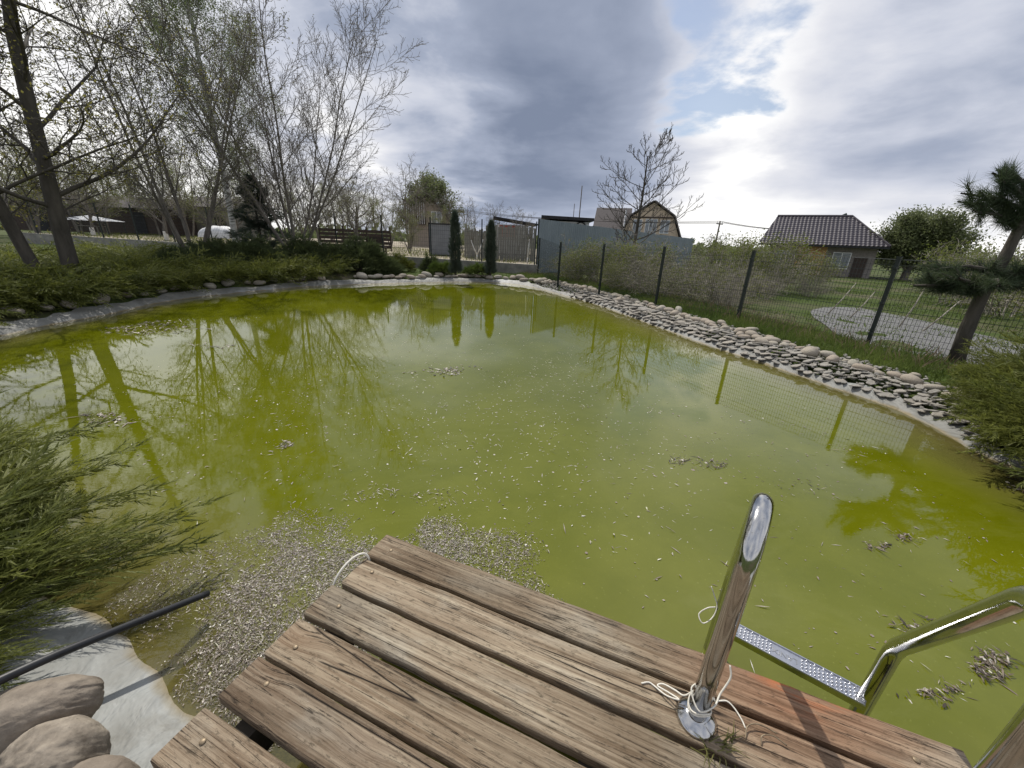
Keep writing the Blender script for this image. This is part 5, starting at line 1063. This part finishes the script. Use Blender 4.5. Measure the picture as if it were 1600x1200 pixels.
# brown slatted fence and bench in the garden
x0, x1 = at_y(500, 375, 25.5)[0], at_y(610, 375, 25.5)[0]; bfc = thing('slatted_fence', 'dark brown horizontal slat fence in the garden behind the wall', 'fence', ((x0 + x1) / 2, 25.5, .9)); W_ = x1 - x0
for k in range(5): B().box((0, 0, .25 + k * .22), (W_, .03, .17)).build('slat', BROWNBOARD, bfc)
for k in range(4): B().box((-W_ / 2 + k * W_ / 3, .05, .7), (.08, .07, 1.4)).build('post', BROWNBOARD, bfc)
x0, x1 = at_y(575, 375, 22.6)[0], at_y(602, 375, 22.6)[0]; bn = thing('garden_bench', 'dark brown slatted garden bench standing behind the wall', 'bench', ((x0 + x1) / 2, 22.3, .82)); W_ = (x1 - x0) * 1.05
for k in range(4): B().box((0, .0, .42 + k * .15), (W_, .03, .12)).build('backrest_slat', BROWNBOARD, bn)
for k in range(3): B().box((0, .1 + k * .14, .40), (W_, .12, .035)).build('seat_slat', BROWNBOARD, bn)
for x_ in (-W_ / 2 + .06, W_ / 2 - .06):
    for y_0 in (.02, .4): B().box((x_, y_0, .2), (.07, .06, .4)).build('leg', BROWNBOARD, bn)
    B().box((x_, .035, .65), (.06, .04, .6)).build('upright', BROWNBOARD, bn)
# white tarpaulin over a low frame; garden canopy; dark sheds at left
p = at_y(347, 372, 27); tp = thing('covered_frame', 'low frame under a white tarpaulin behind the left end of the wall', 'tarpaulin', (p[0], 27, .98))
b = B(); U = np.linspace(0, math.pi, 14); Lx = np.linspace(-1.05, 1.05, 16); V = [(x_ * (1 - .08 * math.sin(u_)), .7 * math.cos(u_), .28 + .72 * max(0, math.sin(u_)) ** .6 * (1 - .22 * (x_ / 1.05) ** 4) + .03 * math.sin(x_ * 9 + u_ * 3)) for u_ in U for x_ in Lx]
b.add(V, grid_faces(16, 14)).build('cover', TARP, tp, smooth=True)
for x_ in (-.95, .95):
    for y_0 in (-.6, .6): B().tube([(x_, y_0, 0), (x_, y_0, .5)], .025, 6).build('leg', FENCEM, tp)
p = at_y(150, 372, 31); cn = thing('garden_canopy', 'low white garden canopy on thin legs far left behind the wall', 'canopy', (p[0], 31, 1.02))
B().add([(-1.9, -.8, 1.0), (1.9, -.8, 1.0), (1.9, .8, 1.0), (-1.9, .8, 1.0), (0, 0, 1.38)], [[0, 1, 4], [1, 2, 4], [2, 3, 4], [3, 0, 4], [0, 3, 2], [0, 2, 1]]).build('roof_sheet', TARP, cn)
for x_ in (-1.8, 1.8):
    for y_0 in (-.7, .7): B().tube([(x_, y_0, 0), (x_, y_0, 1.0)], .03, 6).build('leg', FENCEM, cn)
b = thing('garden_table', 'pale slatted garden table under the white canopy', 'table', (p[0] + .2, 30.9, 1.02))
for k in range(5): B().box((0, -.4 + k * .2, .62), (1.4, .17, .04)).build('slat', OLDBOARD, b)
for x_ in (-.6, .6):
    for y_0 in (-.35, .35): B().box((x_, y_0, .3), (.06, .06, .6)).build('leg', OLDBOARD, b)
for u_, Y_, w_, h_, lab in [(225, 36, 5.5, 2.3, 'dark pitched roof shed behind the garden trees at left'), (75, 40, 7.0, 2.6, 'dark wooden shed behind the double trunked tree'), (350, 40, 5.0, 2.8, 'grey garden shed behind the white tarpaulin')]:
    p = at_y(u_, 372, Y_); o = thing('garden_shed', lab, 'shed', (p[0], Y_, .95), .1, 'sheds'); B().box((0, 1.5, h_ / 2), (w_, 3, h_)).build('wall', OLDBOARD if u_ == 350 else BROWNBOARD, o)
    b = B(); b.add([(-w_ / 2 - .3, -.3, h_ - .05), (w_ / 2 + .3, -.3, h_ - .05), (w_ / 2 + .3, 1.5, h_ + .9), (-w_ / 2 - .3, 1.5, h_ + .9), (-w_ / 2 - .3, 3.3, h_ - .05), (w_ / 2 + .3, 3.3, h_ - .05)], [[0, 1, 2, 3], [3, 2, 5, 4], [0, 3, 4, 4], [1, 5, 2, 2]][:2]); b.add([(-w_ / 2, 0, h_ - .02), (-w_ / 2, 3, h_ - .02), (-w_ / 2, 1.5, h_ + .8), (w_ / 2, 0, h_ - .02), (w_ / 2, 3, h_ - .02), (w_ / 2, 1.5, h_ + .8)], [[0, 2, 1], [3, 4, 5]]); b.build('roof', SLATE, o); quadbox(o, 'door', BLACKROOF, -.5, .5, -.04, 0, 0, 1.9)
# utility poles, mast and wires
def pole(u0_, v0_, Y, top_v, label, r_=.11, arm=True, m_=POLE):
    p = at_y(u0_, v0_, Y); t_ = at_y(u0_, top_v, Y); o = thing('utility_pole', label, 'pole', (p[0], Y, -.4), 0, 'utility poles'); h_ = t_[2] + .4; B().tube([(0, 0, 0), (0, 0, h_)], [r_, r_ * .7], 8).build('shaft', m_, o, smooth=True)
    if arm: B().box((0, 0, h_ - .3), (1.2, .09, .09), rotz(.6)).build('crossarm', m_, o); [B().tube([(q * math.cos(.6), q * math.sin(.6), h_ - .26), (q * math.cos(.6), q * math.sin(.6), h_ - .08)], .035, 6).build('insulator', WHITEW, o) for q in (-.5, 0, .5)]
    return np.array([p[0], Y, h_ - .4])
P1 = pole(1117, 385, 46, 345, 'dark wooden utility pole between the two houses'); P2 = pole(901, 384, 60, 290, 'tall thin mast behind the flat roofed shed', .09, False); P3 = pole(892, 384, 58, 318, 'shorter thin pole beside the tall mast', .06, False)
wr = thing('power_line', 'thin power wires crossing between the utility poles', 'wire')
def wire(a, b_, sag):
    t_ = np.linspace(0, 1, 24)[:, None]; q = np.array(a) * (1 - t_) + np.array(b_) * t_; q[:, 2] -= sag * 4 * (t_[:, 0] * (1 - t_[:, 0])); B().tube(q, .018, 4, False).build('wire', BLACKROOF, wr)
PL, PR = np.array([-8., 52., 4.9]), np.array([46., 60., 5.4])
for k in range(3): wire(P1 + np.array([.3 * k, 0, -.1 * k]), PL + np.array([0, .4 * k, .15 * k]), .5); wire(P1 + np.array([.3 * k, 0, -.1 * k]), PR + np.array([0, .4 * k, .1 * k]), .6)
# white bags on the lawn
for k, (u_, lab) in enumerate([(1256, 'left of two white sacks lying on the lawn'), (1282, 'right of two white sacks lying on the lawn')]):
    p = at_z(u_, 427, .0); p[2] = on_ground(p[0], p[1]) + .14; V, F = pebble(300 + k, 3, (.55, .3, .17), .10); o = B().add(V, F).build('sack', TARP, smooth=True, loc=p); tag(o, lab, 'sack', 'white sacks on the lawn')

# distant wood on the horizon
r = np.random.default_rng(5); n = 26000; az = r.uniform(-70, 70, n); D = r.uniform(130, 210, n); hmax = 3.0 + 1.6 * fbm2(az * .35, az * 0, 8); z = -.5 + np.abs(r.normal(0, .55, n)).clip(0, 1.5) / 1.5 * hmax
P = np.stack([np.sin(np.radians(az)) * D, np.cos(np.radians(az)) * D, z], -1)
tag(B().inst(LQ, LFc, P, rand_rot(n, r), r.uniform(1.2, 3.0, n)).build('distant_wood', LEAF_DARK), 'low line of far trees along the horizon', 'wood', kind='stuff')

# ------------------------------------------------------------------ floating debris
def debris(polys, seed):
    """polys: (pixel polygon on the water, count, size range, shade range, top, soft edge)"""
    r = np.random.default_rng(seed); b = B(); tplV = np.array([[0, -.05, 0], [.3, .07, .04], [.55, -.08, .06], [1, .03, 0]]); tplF = np.array([[0, 2, 1], [1, 2, 3]])
    discV = np.array([[-.4, 0, 0], [-.2, .26, .05], [.22, .22, .03], [.42, 0, 0], [.2, -.24, .06], [-.22, -.22, .02]]); discF = np.array([[0, 2, 1], [0, 3, 2], [0, 4, 3], [0, 5, 4]]); twV = np.array([[0, -.018, 0], [.4, .03, .01], [.55, -.01, .02], [1, .05, 0]])
    for poly, cnt_, (s0_, s1_), (v0_, v1_), zmax, soft in polys:
        W = np.array([at_z(u, v, 0)[:2] for u, v in poly]); lo, hi = W.min(0), W.max(0); got = []; tot = 0; lim = 0
        while tot < cnt_ and lim < 40:
            lim += 1; q = r.uniform(lo, hi, (cnt_ * 2, 2)); ins = np.zeros(len(q), bool); ed = np.full(len(q), 9.0)
            for (ax, ay), (bx, by) in zip(W, np.roll(W, -1, 0)):
                ins ^= ((ay > q[:, 1]) != (by > q[:, 1])) & (q[:, 0] < ax + (q[:, 1] - ay) * (bx - ax) / (by - ay + 1e-12))
                t = np.clip(((q[:, 0] - ax) * (bx - ax) + (q[:, 1] - ay) * (by - ay)) / ((bx - ax) ** 2 + (by - ay) ** 2), 0, 1); ed = np.minimum(ed, np.hypot(q[:, 0] - ax - t * (bx - ax), q[:, 1] - ay - t * (by - ay)))
            q, ed = q[ins], ed[ins]; f = np.clip(ed / soft, 0, 1); dens = fbm2(q[:, 0] * 4.5, q[:, 1] * 4.5, seed + 2, 5) * 1.0
            k = f * 1.5 + dens + r.uniform(-.5, .5, len(q)) > .6; q = q[k]; q = q[sdf(q[:, 0], q[:, 1]) < -.03] if len(q) else q; got.append(q); tot += len(q)
        q = np.concatenate(got)[:cnt_]; n = len(q); sh = v0_ + (v1_ - v0_) * r.beta(1.0, 1.5, n); sz = r.uniform(0, 1, n) ** 1.8 * (s1_ - s0_) + s0_; wv = np.stack([sz, sz * r.uniform(.6, 2.2, n), sz], -1)
        z_ = r.uniform(.001, zmax, n); kind = r.uniform(0, 1, n); rot = spin_rot(n, .22, r); Q3 = np.c_[q, z_]
        for sel, tv, tf, k3 in ((kind < .55, tplV, tplF, 1.0), ((kind >= .55) & (kind < .8), discV, discF, .6), (kind >= .8, twV, tplF, 2.2)):
            if sel.any(): b.inst(tv, tf, Q3[sel], rot[sel], wv[sel] * k3, sh[sel])
    return b
scum = debris([([(270, 985), (350, 880), (440, 825), (560, 815), (680, 815), (760, 850), (680, 930), (600, 1030), (500, 1120), (400, 1190), (300, 1190), (215, 1130), (215, 1060)], 44000, (.003, .021), (0, 1.0), .007, .30),
               ([(250, 880), (470, 790), (600, 810), (660, 850), (480, 900), (300, 1000), (200, 1020), (150, 960)], 7500, (.003, .02), (.05, 1.0), .004, .25),
               ([(600, 860), (640, 815), (720, 800), (830, 815), (880, 880), (900, 990), (780, 980), (680, 920)], 10000, (.003, .022), (0, 1.0), .006, .2)], 31)
tag(scum.build('floating_debris', DEBRIS, attr='shade'), 'raft of brown plant litter floating beside the deck', 'litter', kind='stuff')
spk = debris([([(620, 620), (900, 540), (1140, 690), (1080, 900), (880, 920), (620, 850)], 1000, (.010, .040), (.78, .97), .004, .5),
              ([(100, 580), (700, 500), (1250, 600), (1640, 860), (1640, 1200), (1300, 1080), (600, 830), (250, 830)], 4200, (.008, .042), (.45, .98), .004, .3),
              ([(330, 640), (640, 560), (760, 620), (640, 830), (430, 830)], 500, (.008, .026), (.7, 1.0), .004, .4)], 32)
tag(spk.build('floating_petals', DEBRIS, attr='shade'), 'pale petals and bud scales scattered over the pond', 'petals', kind='stuff')
CL = [((245, 513), (90, 10), 420, .13), ((165, 655), (50, 14), 150, .08), ((710, 580), (70, 9), 200, .09), ((1075, 723), (55, 17), 140, .06), ((1525, 1060), (70, 40), 260, .05), ((1395, 845), (45, 18), 120, .05), ((1590, 760), (40, 12), 120, .07), ((437, 700), (24, 12), 80, .05), ((1435, 985), (60, 25), 90, .045), ((690, 775), (40, 26), 110, .035), ((590, 770), (60, 14), 120, .03), ((330, 540), (40, 6), 60, .1), ((1240, 760), (60, 18), 50, .04), ((1470, 1080), (60, 30), 70, .045)]
clu = debris([([(c[0] + e[0] * math.cos(t) * (1 + .3 * math.sin(3 * t + c[0])), c[1] + e[1] * math.sin(t) * (1 + .3 * math.sin(2 * t + c[1]))) for t in np.linspace(0, 6.28, 14)[:-1]], n_, (sz_ * .25, sz_), (0, .95), .012, .12 + .25 * (sz_ > .08)) for c, e, n_, sz_ in CL], 33)
tag(clu.build('floating_twigs', DEBRIS, attr='shade'), 'clusters of dark twigs and leaves floating on the pond', 'litter', kind='stuff')
